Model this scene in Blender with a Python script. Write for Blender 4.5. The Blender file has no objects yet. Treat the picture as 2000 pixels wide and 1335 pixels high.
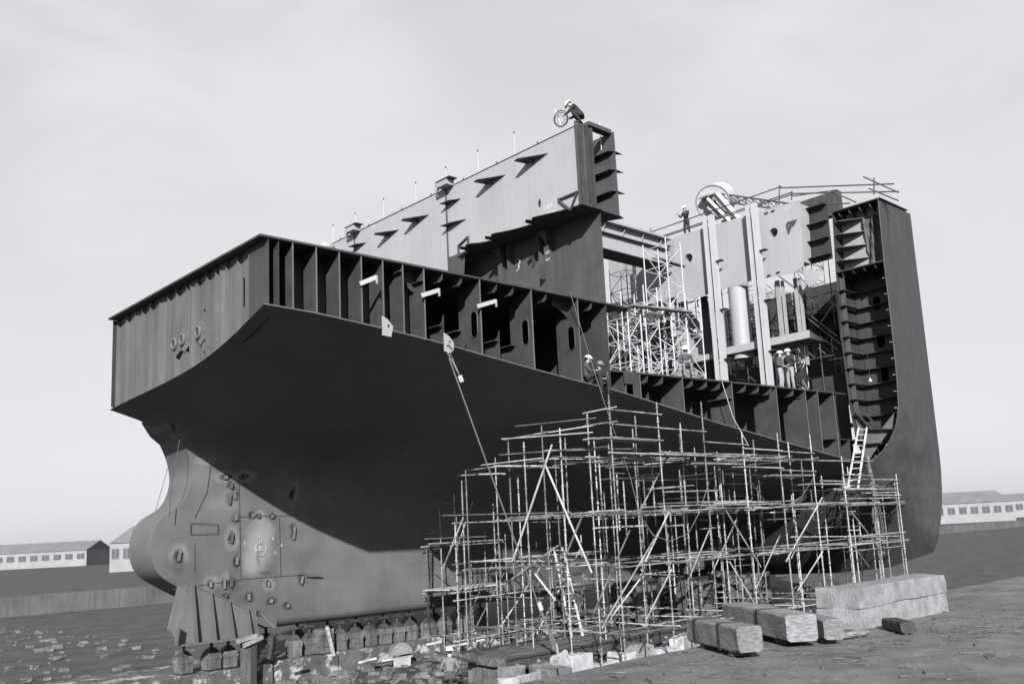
import bpy, bmesh, math, random
from mathutils import Vector, Matrix
from mathutils.geometry import tessellate_polygon
random.seed(7)
R = math.radians
scene = bpy.context.scene
col = scene.collection

# ------------------------------------------------------------------ camera
# axes: +X = along the ship (forward), +Y = across the ship, +Z up; metres
FPX, CPX = 1802.0, (1046.0, 743.0)          # focal length and principal point on a 2000 x 1335 frame
_v1 = Vector((2950-CPX[0], -(943-CPX[1]), -FPX)).normalized()
_v2 = Vector((-700-CPX[0], -(1130-CPX[1]), -FPX))
_v2 = (_v2 - _v2.dot(_v1)*_v1).normalized()
_v3 = _v1.cross(_v2)
CM = Matrix((_v1, _v2, _v3))
EYE = Vector((0, 0, 4.78))
cd = bpy.data.cameras.new('camera'); cam = bpy.data.objects.new('camera', cd); col.objects.link(cam)
cam.matrix_world = Matrix.Translation(EYE) @ CM.to_4x4()
cd.sensor_width = 36; cd.lens = 36*FPX/2000
cd.shift_x = (1000-CPX[0])/2000; cd.shift_y = (CPX[1]-667.5)/2000
cd.clip_start = .1; cd.clip_end = 6000
scene.camera = cam

# ------------------------------------------------------------------ light and sky (a grey, black-and-white day)
SUN = Vector((.625, .648, -.43)).normalized()      # the way the light travels
sl = bpy.data.lights.new('sun', 'SUN'); sl.energy = 5.0; sl.angle = R(.53); sl.color = (1, .995, .985)
so = bpy.data.objects.new('sun', sl); col.objects.link(so)
so.rotation_euler = SUN.to_track_quat('-Z', 'Y').to_euler(); so.location = (-20, -20, 40)
w = bpy.data.worlds.new('World'); scene.world = w; w.use_nodes = True
nt = w.node_tree; nt.nodes.clear()
def N(t, kind, **kw):
    n = t.nodes.new(kind)
    for k, v in kw.items(): setattr(n, k, v)
    return n
sky = N(nt, 'ShaderNodeTexSky', sky_type='NISHITA', sun_disc=False)
sky.sun_elevation = math.asin(-SUN.z); sky.sun_rotation = math.atan2(-SUN.x, -SUN.y)
sky.air_density = 1.0; sky.dust_density = 2.2; sky.ozone_density = 1.0
bwn = N(nt, 'ShaderNodeRGBToBW'); nt.links.new(sky.outputs[0], bwn.inputs[0])
tc = N(nt, 'ShaderNodeTexCoord'); mp = N(nt, 'ShaderNodeMapping'); mp.inputs['Scale'].default_value = (1, 1, 2.4)
nt.links.new(tc.outputs['Generated'], mp.inputs[0])
cn = N(nt, 'ShaderNodeTexNoise'); cn.inputs['Scale'].default_value = 3.0; cn.inputs['Detail'].default_value = 6; cn.inputs['Roughness'].default_value = .5
cn.inputs['Distortion'].default_value = .5
nt.links.new(mp.outputs[0], cn.inputs['Vector'])
cr = N(nt, 'ShaderNodeMapRange'); cr.inputs['From Min'].default_value = .38; cr.inputs['From Max'].default_value = .68
cr.interpolation_type = 'SMOOTHSTEP'
nt.links.new(cn.outputs[0], cr.inputs[0])
CLOUD = 4.5
mx = N(nt, 'ShaderNodeMix', data_type='FLOAT')        # thin bright cloud veil over the clear sky
ca = N(nt, 'ShaderNodeMath', operation='MULTIPLY_ADD'); ca.inputs[1].default_value = .22; ca.inputs[2].default_value = .72
nt.links.new(cr.outputs[0], ca.inputs[0]); nt.links.new(ca.outputs[0], mx.inputs[0])
nt.links.new(bwn.outputs[0], mx.inputs[2]); mx.inputs[3].default_value = CLOUD
cc = N(nt, 'ShaderNodeCombineColor')
tint = []
for i, k in enumerate((.985, .985, 1.03)):
    m_ = N(nt, 'ShaderNodeMath', operation='MULTIPLY'); m_.inputs[1].default_value = k
    nt.links.new(mx.outputs[0], m_.inputs[0]); nt.links.new(m_.outputs[0], cc.inputs[i])
bg = N(nt, 'ShaderNodeBackground'); bg.inputs['Strength'].default_value = .0785
nt.links.new(cc.outputs[0], bg.inputs[0])
wo = N(nt, 'ShaderNodeOutputWorld'); nt.links.new(bg.outputs[0], wo.inputs[0])
vs = scene.view_settings; vs.view_transform = 'Standard'; vs.look = 'None'; vs.exposure = 1.2; vs.gamma = 1; vs.use_curve_mapping = False
scene.render.engine = 'CYCLES'
scene.cycles.max_bounces = 5; scene.cycles.diffuse_bounces = 3

# ------------------------------------------------------------------ helpers
def ray(px, py): return CM @ Vector(((px-CPX[0])/FPX, -(py-CPX[1])/FPX, -1))
def PX(px, py, X): r = ray(px, py); return EYE + r*((X-EYE.x)/r.x)       # on the transverse plane x = X
def PY(px, py, Y): r = ray(px, py); return EYE + r*((Y-EYE.y)/r.y)       # on the longitudinal plane y = Y
def PZ(px, py, Z): r = ray(px, py); return EYE + r*((Z-EYE.z)/r.z)       # on the level z = Z
def PD(px, py, D): return EYE + ray(px, py)*D
def V(*a): return Vector(a)
def lerp(a, b, t): return a + (b-a)*t
def table(tb, x):
    if x <= tb[0][0]: return tb[0][1]
    for (x0, a), (x1, b) in zip(tb, tb[1:]):
        if x <= x1: return lerp(a, b, (x-x0)/(x1-x0))
    return tb[-1][1]

MATS = {}
KB = .43            # the print is exposed about a stop up: surfaces keep real reflectances
def mat(name, base, var=.25, scale=1.5, rough=.7, streak=0, stain=0, stain_col=.02, stain_scale=.6, bump=.1, metal=0, fine=40, blotch=None, grain=None):
    if name not in ('helmet', 'skin'): base *= KB; stain_col *= KB; blotch = blotch and (blotch[0]*KB, blotch[1], blotch[2])
    m = bpy.data.materials.new(name); m.use_nodes = True; t = m.node_tree; t.nodes.clear()
    L = t.links.new
    g = N(t, 'ShaderNodeNewGeometry'); pos = g.outputs['Position']
    oi = N(t, 'ShaderNodeObjectInfo')
    def noise(sc, det=5, rgh=.6, vec=None):
        n = N(t, 'ShaderNodeTexNoise'); n.inputs['Scale'].default_value = sc; n.inputs['Detail'].default_value = det; n.inputs['Roughness'].default_value = rgh
        L(vec or pos, n.inputs['Vector']); return n.outputs[0]
    def mul(a, b, op='MULTIPLY'):
        n = N(t, 'ShaderNodeMath', operation=op)
        for i, q in enumerate((a, b)):
            if isinstance(q, (int, float)): n.inputs[i].default_value = q
            else: L(q, n.inputs[i])
        return n.outputs[0]
    def rng(a, f0, f1, t0, t1):
        n = N(t, 'ShaderNodeMapRange'); L(a, n.inputs[0])
        for i, q in enumerate((f0, f1, t0, t1)): n.inputs[i+1].default_value = q
        return n.outputs[0]
    n1 = noise(scale)
    v = rng(n1, .3, .7, 1-var, 1+var)
    v = mul(v, rng(noise(fine, 3), .3, .7, 1-var*.35, 1+var*.35))
    v = mul(v, rng(oi.outputs['Random'], 0, 1, 1-var*.3, 1+var*.3))
    if streak:
        mpn = N(t, 'ShaderNodeMapping'); mpn.inputs['Scale'].default_value = (3.2, 3.2, .22); L(pos, mpn.inputs[0])
        v = mul(v, rng(noise(1.6, 6, .65, mpn.outputs[0]), .3, .72, 1-streak, 1+streak))
    if grain:     # wood grain stretched along one axis
        mpn = N(t, 'ShaderNodeMapping'); mpn.inputs['Scale'].default_value = grain; L(pos, mpn.inputs[0])
        gn = noise(1, 4, .6, mpn.outputs[0]); v = mul(v, rng(gn, .32, .68, .6, 1.35))
    v = mul(v, base)
    if blotch:    # pale lime / paint patches (value, threshold, scale)
        f = rng(noise(blotch[2], 8, .68), blotch[1], blotch[1]+.06, 0, 1)
        mm = N(t, 'ShaderNodeMix', data_type='FLOAT'); L(f, mm.inputs[0]); L(v, mm.inputs[2]); mm.inputs[3].default_value = blotch[0]; v = mm.outputs[0]
    if stain:
        f = rng(noise(stain_scale, 7, .7), .66-stain*.2, .76-stain*.2, 0, .8)
        mm = N(t, 'ShaderNodeMix', data_type='FLOAT'); L(f, mm.inputs[0]); L(v, mm.inputs[2]); mm.inputs[3].default_value = stain_col; v = mm.outputs[0]
    cb = N(t, 'ShaderNodeCombineColor')
    for i, k in enumerate((.985, .985, 1.03)): L(mul(v, k), cb.inputs[i])
    p = N(t, 'ShaderNodeBsdfPrincipled'); L(cb.outputs[0], p.inputs['Base Color'])
    p.inputs['Metallic'].default_value = metal
    L(rng(n1, .3, .7, max(.05, rough-.1), min(1, rough+.1)), p.inputs['Roughness'])
    p.inputs['Specular IOR Level'].default_value = .3
    if bump:
        bp = N(t, 'ShaderNodeBump'); bp.inputs['Strength'].default_value = bump; bp.inputs['Distance'].default_value = .03
        L(mul(noise(scale*4, 6), noise(fine*.6, 4), 'ADD'), bp.inputs['Height']); L(bp.outputs[0], p.inputs['Normal'])
    o = N(t, 'ShaderNodeOutputMaterial'); L(p.outputs[0], o.inputs[0])
    MATS[name] = m; return m
mat('hull', .128, .16, .55, .55, streak=.05, stain=.10, stain_col=.09, stain_scale=1.1, bump=.06)
mat('hull_skeg', .168, .22, .45, .6, streak=.07, stain=.16, stain_col=.085, stain_scale=.9, bump=.08)
mat('hull_patch', .25, .3, 2.5, .7, streak=.35, stain=.35, stain_col=.14, stain_scale=2.5)
mat('scorch', .035, .5, 6, .8)
mat('chalk', .75, .25, 9, .9)
mat('frame_paint', .072, .18, 1.2, .6, streak=.12, bump=.05)
mat('deck_paint', .07, .25, 1.2, .7)
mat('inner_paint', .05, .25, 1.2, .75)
mat('transom_paint', .175, .14, .9, .65, streak=.16, bump=.07)
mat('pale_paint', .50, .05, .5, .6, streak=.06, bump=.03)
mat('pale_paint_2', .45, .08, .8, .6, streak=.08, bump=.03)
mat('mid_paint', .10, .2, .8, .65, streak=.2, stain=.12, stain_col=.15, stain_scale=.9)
mat('edge_paint', .075, .35, 3, .7, streak=.4)
mat('wing_paint', .075, .2, .7, .55, streak=.2)
mat('galv', .40, .5, 2.3, .5, stain=.6, stain_col=.10, stain_scale=2.2, metal=.1)
mat('galv_dull', .20, .5, 2.3, .6, stain=.5, stain_col=.08, stain_scale=2.2)
mat('galv_bright', .60, .35, 2.3, .5, stain=.45, stain_col=.2, stain_scale=2.2)
mat('column_paint', .62, .06, .8, .55, streak=.06, bump=.03)
mat('dock_wall', .16, .3, .3, .9, streak=.25)
mat('tube_dark', .10, .5, 3, .6)
mat('tube_pale', .72, .15, 3, .5)
mat('timber', .25, .22, 1.6, .85, grain=(6, .5, 22), bump=.5, fine=10, stain=.14, stain_col=.08, stain_scale=3)
mat('timber_pale', .33, .15, 1.2, .85, grain=(5, .4, 20), bump=.35, fine=10)
mat('plank', .34, .35, 2.5, .85, grain=(2, 9, 12), bump=.3)
mat('plank_pale', .62, .25, 2.5, .85, grain=(2, 9, 12), bump=.3)
mat('block_timber', .17, .4, 3, .85, grain=(9, 9, 1.2), bump=.4, stain=.2, stain_col=.06)
mat('concrete', .40, .3, 2.5, .95, blotch=(.24, .60, 7.0), stain=.35, stain_col=.16, stain_scale=5, bump=1.0, fine=30)
mat('concrete_mottled', .13, .4, 2, .9, blotch=(.55, .53, 1.6), bump=.7, fine=18, stain=.2, stain_col=.07)
mat('white_block', .62, .2, 3, .9, stain=.35, stain_col=.22, stain_scale=2.6, bump=.5)
mat('quay', .20, .4, .7, .95, blotch=(.33, .60, 1.1), stain=.35, stain_col=.09, stain_scale=.9, bump=.35, fine=45)
mat('grit', .20, .3, 3, .9)
mat('yard', .055, .4, .5, .95, bump=.5, fine=9)
mat('dock_floor', .085, .5, .6, .95, blotch=(.2, .62, .9), bump=.12, fine=16)
mat('track', .17, .4, 2.2, .85, grain=(1.2, 8, 8), stain=.25, stain_col=.07, bump=.6)
mat('iron', .06, .4, 4, .6)
mat('rope', .22, .2, 20, .8)
mat('rope_pale', .60, .2, 20, .8)
mat('skin', .25, .1, 8, .6)
mat('helmet', .55, .05, 5, .35, bump=0)
mat('cloth_dark', .035, .3, 8, .9)
mat('cloth_mid', .10, .3, 8, .9)
mat('cloth_grey', .24, .25, 8, .9)
mat('cloth_white', .42, .15, 8, .9)
mat('boot', .025, .2, 8, .6)
mat('far_wall', .40, .12, .2, .9, streak=.1)  # far sheds: distance haze is put into this pale colour
mat('far_roof', .26, .15, .2, .9)  # haze put into the roof tone as well
mat('far_glass', .14, .1, .5, .3)
mat('hoist', .40, .2, 5, .45, stain=.25, stain_col=.1, stain_scale=5)
mat('rubble', .25, .5, 3, .9, bump=.6)

class MB:
    def __init__(s): s.v = []; s.f = []
    def add(s, vs_, fs):
        o = len(s.v); s.v += [Vector(p) for p in vs_]; s.f += [tuple(i+o for i in f) for f in fs]; return s
    def hexa(s, p):      # 8 corner points: bottom 4 then top 4
        return s.add(p, [(3, 2, 1, 0), (4, 5, 6, 7), (0, 1, 5, 4), (1, 2, 6, 5), (2, 3, 7, 6), (3, 0, 4, 7)])
    def box(s, a, b):
        (x0, y0, z0), (x1, y1, z1) = a, b
        return s.hexa([(x0, y0, z0), (x1, y0, z0), (x1, y1, z0), (x0, y1, z0), (x0, y0, z1), (x1, y0, z1), (x1, y1, z1), (x0, y1, z1)])
    def beam(s, p, q, wd, ht, up=(0, 0, 1)):
        p, q = Vector(p), Vector(q); d = (q-p).normalized(); up = Vector(up)
        if abs(d.dot(up)) > .98: up = Vector((1, 0, 0))
        sd = d.cross(up).normalized(); u = sd.cross(d)
        a, b = sd*wd/2, u*ht/2
        return s.hexa([p-a-b, p+a-b, p+a+b, p-a+b, q-a-b, q+a-b, q+a+b, q-a+b])
    def tube(s, p, q, r, r2=None, n=8, caps=True):
        p, q = Vector(p), Vector(q); d = (q-p).normalized(); r2 = r if r2 is None else r2
        up = Vector((0, 0, 1)) if abs(d.z) < .9 else Vector((1, 0, 0))
        a = d.cross(up).normalized(); b = d.cross(a)
        vs_ = []; fs = []
        for c, rr in ((p, r), (q, r2)):
            for i in range(n):
                t = 2*math.pi*i/n; vs_.append(c + (a*math.cos(t)+b*math.sin(t))*rr)
        for i in range(n): j = (i+1) % n; fs.append((i, j, n+j, n+i))
        if caps: fs += [tuple(range(n))[::-1], tuple(range(n, 2*n))]
        return s.add(vs_, fs)
    def path(s, pts, r, n=6):
        for p, q in zip(pts, pts[1:]): s.tube(p, q, r, n=n)
        return s
    def ring(s, c, axis, r, rr, n=16, m=6):
        c = Vector(c); ax = Vector(axis).normalized(); up = Vector((0, 0, 1)) if abs(ax.z) < .9 else Vector((1, 0, 0))
        a = ax.cross(up).normalized(); b = ax.cross(a); vs_ = []; fs = []
        for i in range(n):
            t = 2*math.pi*i/n; rad = a*math.cos(t)+b*math.sin(t)
            for j in range(m):
                u = 2*math.pi*j/m; vs_.append(c + rad*(r+rr*math.cos(u)) + ax*rr*math.sin(u))
        for i in range(n):
            for j in range(m):
                fs.append((i*m+j, ((i+1) % n)*m+j, ((i+1) % n)*m+(j+1) % m, i*m+(j+1) % m))
        return s.add(vs_, fs)
    def ball(s, c, rx, ry=None, rz=None, n=10, m=7, rot=None):
        ry = ry or rx; rz = rz or rx; vs_ = []; fs = []
        for j in range(m+1):
            ph = math.pi*j/m
            for i in range(n):
                t = 2*math.pi*i/n
                p = Vector((rx*math.sin(ph)*math.cos(t), ry*math.sin(ph)*math.sin(t), rz*math.cos(ph)))
                vs_.append(Vector(c) + (rot @ p if rot else p))
        for j in range(m):
            for i in range(n): fs.append((j*n+i, (j+1)*n+i, (j+1)*n+(i+1) % n, j*n+(i+1) % n))
        return s.add(vs_, fs)
    def prism(s, pts, ext, holes=()):    # planar outline (3-D points) with holes, thickened by ext
        ext = Vector(ext); loops = [[Vector(p) for p in pts]] + [[Vector(p) for p in h] for h in holes]
        tris = tessellate_polygon(loops); flat = [p for l in loops for p in l]; n = len(flat)
        fs = [tuple(t) for t in tris] + [tuple(i+n for i in t)[::-1] for t in tris]
        o = 0
        for l in loops:
            k = len(l)
            for i in range(k): j = (i+1) % k; fs.append((o+i, o+j, o+j+n, o+i+n))
            o += k
        return s.add(flat + [p+ext for p in flat], fs)
    def grid(s, rows):
        m = len(rows[0]); vs_ = [p for r_ in rows for p in r_]
        fs = [(i*m+j, (i+1)*m+j, (i+1)*m+j+1, i*m+j+1) for i in range(len(rows)-1) for j in range(m-1)]
        return s.add(vs_, fs)
    def build(s, name, material, parent=None, smooth=False, bevel=0, solid=0, recalc=True, origin=None):
        me = bpy.data.meshes.new(name)
        o3 = Vector(origin) if origin is not None else (sum(s.v, Vector())/max(1, len(s.v)))
        inv = o3
        bm = bmesh.new(); bv = [bm.verts.new(p-inv) for p in s.v]
        for f in s.f:
            try: bm.faces.new([bv[i] for i in f])
            except ValueError: pass
        if recalc: bmesh.ops.recalc_face_normals(bm, faces=bm.faces)
        if smooth:
            for f in bm.faces: f.smooth = True
        bm.to_mesh(me); bm.free()
        o = bpy.data.objects.new(name, me); col.objects.link(o); me.materials.append(MATS[material])
        if parent is not None:
            o.parent = parent; o.location = o3 - root_loc(parent)
        else: o.location = o3
        if solid: md = o.modifiers.new('s', 'SOLIDIFY'); md.thickness = solid; md.offset = 0
        if bevel: md = o.modifiers.new('b', 'BEVEL'); md.width = bevel; md.segments = 2; md.limit_method = 'ANGLE'
        return o
def root_loc(o):
    p = Vector(o.location)
    while o.parent: o = o.parent; p += o.location
    return p
def tag(o, label, cat, group=None):
    o['label'] = label; o['category'] = cat
    if group: o['group'] = group
    return o
def thing(name, label, cat, loc=(0, 0, 0), group=None):
    o = bpy.data.objects.new(name, None); o.empty_display_size = .3; col.objects.link(o); o.location = loc
    return tag(o, label, cat, group)
def struct(o): o['kind'] = 'structure'; return o
def oval(c, a, b, ax1, ax2, n=16, cap=True):
    # slot with round ends: half width a along ax1, half length b along ax2
    c = Vector(c); ax1 = Vector(ax1); ax2 = Vector(ax2); out = []
    for i in range(n):
        t = 2*math.pi*(i+.5)/n; x = a*math.cos(t); z = a*math.sin(t) + (b-a)*(1 if math.sin(t) > 0 else -1)
        out.append(c + ax1*x + ax2*z)
    return out
EX, EY, EZ = V(1, 0, 0), V(0, 1, 0), V(0, 0, 1)
_fonts = None
def text_mesh(txt, size, o, ax, up, nrm, name, material, parent):
    cu = bpy.data.curves.new(name, 'FONT'); cu.body = txt; cu.size = size; cu.extrude = .004; cu.resolution_u = 2
    ob = bpy.data.objects.new(name, cu); col.objects.link(ob)
    bpy.context.view_layer.update()
    me = bpy.data.meshes.new_from_object(ob.evaluated_get(bpy.context.evaluated_depsgraph_get()))
    bpy.data.objects.remove(ob)
    mm = Matrix((Vector(ax), Vector(up), Vector(nrm))).transposed().to_4x4()
    me.transform(mm); me.materials.clear(); me.materials.append(MATS[material])
    ob = bpy.data.objects.new(name, me); col.objects.link(ob)
    if parent is not None: ob.parent = parent; ob.location = Vector(o)-root_loc(parent)
    else: ob.location = o
    return ob

# ================================================================== SETTING
XT, YS, ZU, ZS, XB, XP, XF, XR, XW = 11.43, 22.07, 13.07, 10.52, 24.05, 25.14, 26.25, 40.4, 41.9
YK, ZK, YC = 32.3, 1.82, 33.4
m = MB(); n = 46                                                   # dock floor, reaching the horizon
xs = [-1500, -400, -100, -20, 0] + [2+1.5*i for i in range(34)] + [56, 62, 75, 120, 400, 2500]
ys = [-1500, -300, -60, 0, 15] + [18+1.2*i for i in range(18)] + [42, 48, 60, 120, 400, 2500]
rows = [[V(x, y, (random.uniform(-.07, .05) if 3 < x < 52 and 19 < y < 40 else -.02)) for y in ys] for x in xs]
struct(m.grid(rows).build('dock_ground', 'dock_floor', smooth=True))
m = MB(); edge = [(x, table([(25.4, 18.9), (28, 20.35)], x)+random.uniform(-.12, .12)) for x in [-40+1.1*i for i in range(90)]]
top = [V(x, y, .9) for x, y in edge]; inner = [V(x, y-.5, .9+random.uniform(-.02, .03)) for x, y in edge]
mid = [[V(x, yy, .9+random.uniform(-.03, .03)) for x, _ in edge] for yy in (17.4, 16.0, 14.6, 12.8, 10, 4)]
m.grid([[V(p.x, p.y+.12, 0-.3) for p in top], top, inner] + mid + [])
struct(m.build('quay_ground', 'quay', smooth=False))
m = MB(); struct(m.grid([[V(x, y, .88) for y in (-1200, -100, 4.0)] for x in (-1200, -40, 57.9, 1500)]).build('yard_ground', 'yard'))  # unseen ground behind the camera, kept dark to cut bounce light
m = MB(); struct(m.grid([[V(x, y, .87) for y in (4.0, 20.2)] for x in (57.85, 200, 1500)]).build('yard_ground', 'yard'))
struct(MB().box((-300, 90, -.5), (500, 92, 1.6)).build('dock_wall', 'dock_wall'))

# ================================================================== STERN BLOCK OF THE SHIP
ETAB = [(11.42, 11.14), (13.04, 11.09), (15.24, 10.91), (17.5, 10.69), (18.95, 10.5), (21.2, 10.23), (23.45, 9.97), (24.9, 9.85), (27.2, 9.44), (30.84, 8.78), (34.84, 8.16), (39.5, 7.5), (41.9, 7.15)]
STAB = [(25, 22.07), (27.2, 21.87), (30.84, 21.58), (34.84, 21.3), (39.5, 21.03), (42, 20.95)]
CTAB = [(11.43, 9.85), (12.5, 9.5), (13.3, 9.12), (14.2, 8.7), (16, 8.3), (22, 7.2), (30, 5.2), (40, 3.6), (42, 3.4)]
RTAB = [(11.4, .3), (13.3, .3), (14.2, .8), (18, 2.0), (24, 3.6), (42, 6)]
GTAB = [(11.4, .41), (18, .3), (28, .12), (36, 0)]
SAGT = [(0, 0), (.08, .32), (.16, .62), (.25, .86), (.35, 1), (.45, 1), (.58, .84), (.75, .52), (.9, .2), (1, 0)]
def side_y(x): return table(STAB, x)
def edge_z(x): return table(ETAB, x)
def under_z(x, y):
    y0, e, zc, sg = side_y(x), edge_z(x), table(CTAB, x), table(GTAB, x)
    u = max(0, min(1, (y-y0)/(YK-y0)))
    return lerp(e, zc, u) - sg*table(SAGT, u)
def section(x, wall=True):
    y0, r_, zc = side_y(x), table(RTAB, x), table(CTAB, x)
    yb = YK - r_*1.6 if wall else YC
    pts = [V(x, lerp(y0, yb, i/18), under_z(x, lerp(y0, yb, i/18))) for i in range(19)]
    if wall:
        a = pts[-1]; b = V(x, YK, zc-.1); c = V(x, YK, max(ZK+.5, zc-r_))
        pts += [a*(1-t)**2 + b*2*t*(1-t) + c*t*t for t in [i/8 for i in range(1, 9)]]
        if x < 17.15: pts += [V(x, YK+.05*i, c.z-.02) for i in range(1, 7)]
        else: pts += [V(x, YK, lerp(c.z, ZK+.32, t)) for t in (.33, .66, 1)] + [V(x, YK+.1, ZK+.1), V(x, YK+.35, ZK), V(x, YC, ZK)]
    return pts
ship = thing('ship_stern_block', 'dark unfinished ship stern with overhanging underside and open ribbed side', 'ship section', (18, 26, 1))
def aft_section(x):
    y0 = side_y(x); yb = YK-.48; z1 = under_z(x, yb); n_ = 18
    pts = [V(x, lerp(y0, yb, i/n_), under_z(x, lerp(y0, yb, i/n_))) for i in range(n_+1)]
    return pts + [V(x, lerp(yb, YC, i/14), lerp(z1, z1-.08, i/14)) for i in range(1, 15)]
fw = [13.305, 13.8, 14.3, 15, 16, 17.1]
rows = [aft_section(x) for x in (11.43, 11.9, 12.4, 12.9, 13.3)] + [section(x) for x in fw]
MB().grid(rows).build('counter_plating', 'hull_skeg', ship, smooth=True)
rows = [section(17.1)[:27]+section(17.2)[27:]] + [section(x) for x in (18.5, 20, 22, 24, 26, 28, 30, 32, 34, 36, 38, 40, 41.85)]
rows[0] = [V(17.1, p.y, p.z) for p in rows[0]]
hp = MB().grid(rows).build('hull_plating', 'hull_skeg', ship, smooth=True)
m = MB()
ex = [11.43, 13, 15.2, 17.5, 19, 21.2, 23.4, 25, 27.2, 29, 31, 33, 35, 37, 39.5, 41.85]
for xa, xb_ in zip(ex, ex[1:]): m.beam(V(xa, side_y(xa)-.004, edge_z(xa)+.012), V(xb_, side_y(xb_)-.004, edge_z(xb_)+.012), .02, .035)
m.build('shell_edge', 'transom_paint', ship)
# propeller-aperture edge, shaft boss and foot of the skeg, cut from heavy plate
sk_px = [(318, 812), (337, 832), (352, 852), (362, 872), (370, 895), (375, 925), (372, 950), (364, 972), (352, 988), (337, 998), (318, 1010), (303, 1030), (295, 1060), (296, 1090), (308, 1118), (337, 1140), (420, 1183), (497, 1222)]
def catmull(P, n_=4):
    out = []
    for i in range(len(P)-1):
        p0, p1, p2, p3 = P[max(0, i-1)], P[i], P[i+1], P[min(len(P)-1, i+2)]
        for k in range(n_):
            t = k/n_; out.append(.5*((2*p1)+(p2-p0)*t+(2*p0-5*p1+4*p2-p3)*t*t+(3*p1-p0-3*p2+p3)*t**3))
    return out+[P[-1]]
sk = catmull([PY(a, b, YK) for a, b in sk_px]) + [V(16.9, YK, ZK+.05), V(17.2, YK, ZK+.02), V(17.2, YK, 8.0), V(14.2, YK, 8.25), V(13.2, YK, 9.0)]
sk = [V(p.x, YK-.008, p.z) for p in sk]
skeg = MB().prism(sk, (0, 2.0, 0)).build('skeg', 'hull_skeg', ship, bevel=.16)
# the small seam lines, bracket tabs and burnt weld marks on the skeg
def on_skeg(px, py, dy=.055): p = PY(px, py, YK-.04); p.y = YK-.04-dy; return p
def vquad(mb, pa, pb, th): mb.prism([V(pa.x, pa.y, pa.z), V(pb.x, pa.y, pa.z), V(pb.x, pa.y, pb.z), V(pa.x, pa.y, pb.z)], (0, th, 0))
def strip(name, a, b, wd, material, parent, dy=.02):
    p, q = on_skeg(*a, dy=dy), on_skeg(*b, dy=dy)
    MB().beam(p, q, .012 if dy < .01 else .03, wd, up=EY.cross(q-p)).build(name, material, parent)
for a, b in [((412, 905), (404, 960)), ((404, 960), (380, 1010)), ((380, 1060), (380, 1118)), ((466, 915), (470, 1130)), ((470, 1130), (600, 1120)), ((470, 1008), (640, 1003)), ((545, 1010), (548, 1125)), ((337, 1150), (470, 1130))]:
    strip('weld_seam', a, b, .014, 'hull', skeg, dy=.004)
o = MB()
for a, b in [((371, 1020), (424, 1022)), ((424, 1022), (424, 1040)), ((424, 1040), (370, 1042)), ((370, 1042), (371, 1020))]:
    p, q = on_skeg(*a), on_skeg(*b); o.beam(p, q, .015, .018)
o.build('rectangular_outline_bar', 'iron', skeg)
tabs = [(441, 932, 16, 7), (452, 948, 8, 12), (447, 975, 8, 22), (459, 965, 8, 20), (477, 930, 12, 6), (462, 1010, 10, 12), (453, 1050, 8, 22), (574, 1040, 7, 30), (462, 1095, 8, 16), (350, 1085, 10, 22), (412, 1140, 8, 14), (439, 1140, 6, 20), (452, 1138, 10, 18), (590, 1132, 7, 18), (530, 1173, 12, 8), (562, 1182, 9, 8), (487, 1165, 9, 14), (524, 1140, 6, 10), (440, 1163, 10, 6), (505, 1198, 6, 5), (492, 1006, 6, 9), (506, 1008, 6, 7), (533, 1008, 6, 7), (568, 965, 4, 24)]
rnd = random.Random(3)
def halo(m_, spots):            # weld burns and chalky halos, plus broad paler and darker patches, at fixed spots
    t = m_.node_tree; L = t.links.new; pr = [n_ for n_ in t.nodes if n_.type == 'BSDF_PRINCIPLED'][0]
    src = pr.inputs['Base Color'].links[0].from_socket; g = N(t, 'ShaderNodeNewGeometry')
    nz = N(t, 'ShaderNodeTexNoise'); nz.inputs['Scale'].default_value = 5; nz.inputs['Detail'].default_value = 5; L(g.outputs['Position'], nz.inputs['Vector'])
    ofs = N(t, 'ShaderNodeVectorMath', operation='SCALE'); ofs.inputs['Scale'].default_value = .28; L(nz.outputs['Color'], ofs.inputs[0])
    pp = N(t, 'ShaderNodeVectorMath', operation='ADD'); L(g.outputs['Position'], pp.inputs[0]); L(ofs.outputs[0], pp.inputs[1])
    for c_, rx, rz, val, k in spots:
        sb = N(t, 'ShaderNodeVectorMath', operation='SUBTRACT'); L(pp.outputs[0], sb.inputs[0]); sb.inputs[1].default_value = c_+V(.14, .14, .14)
        dv = N(t, 'ShaderNodeVectorMath', operation='MULTIPLY'); L(sb.outputs[0], dv.inputs[0]); dv.inputs[1].default_value = (1/rx, .2, 1/rz)
        ln = N(t, 'ShaderNodeVectorMath', operation='LENGTH'); L(dv.outputs[0], ln.inputs[0])
        mr = N(t, 'ShaderNodeMapRange'); mr.interpolation_type = 'SMOOTHSTEP'; L(ln.outputs['Value'], mr.inputs[0])
        for i_, q_ in enumerate((.25, 1.0, k, 0)): mr.inputs[i_+1].default_value = q_
        mx_ = N(t, 'ShaderNodeMix', data_type='RGBA'); L(mr.outputs[0], mx_.inputs[0]); L(src, mx_.inputs[6]); mx_.inputs[7].default_value = (val, val, val*1.04, 1); src = mx_.outputs[2]
    L(src, pr.inputs['Base Color'])
spots = []
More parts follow.
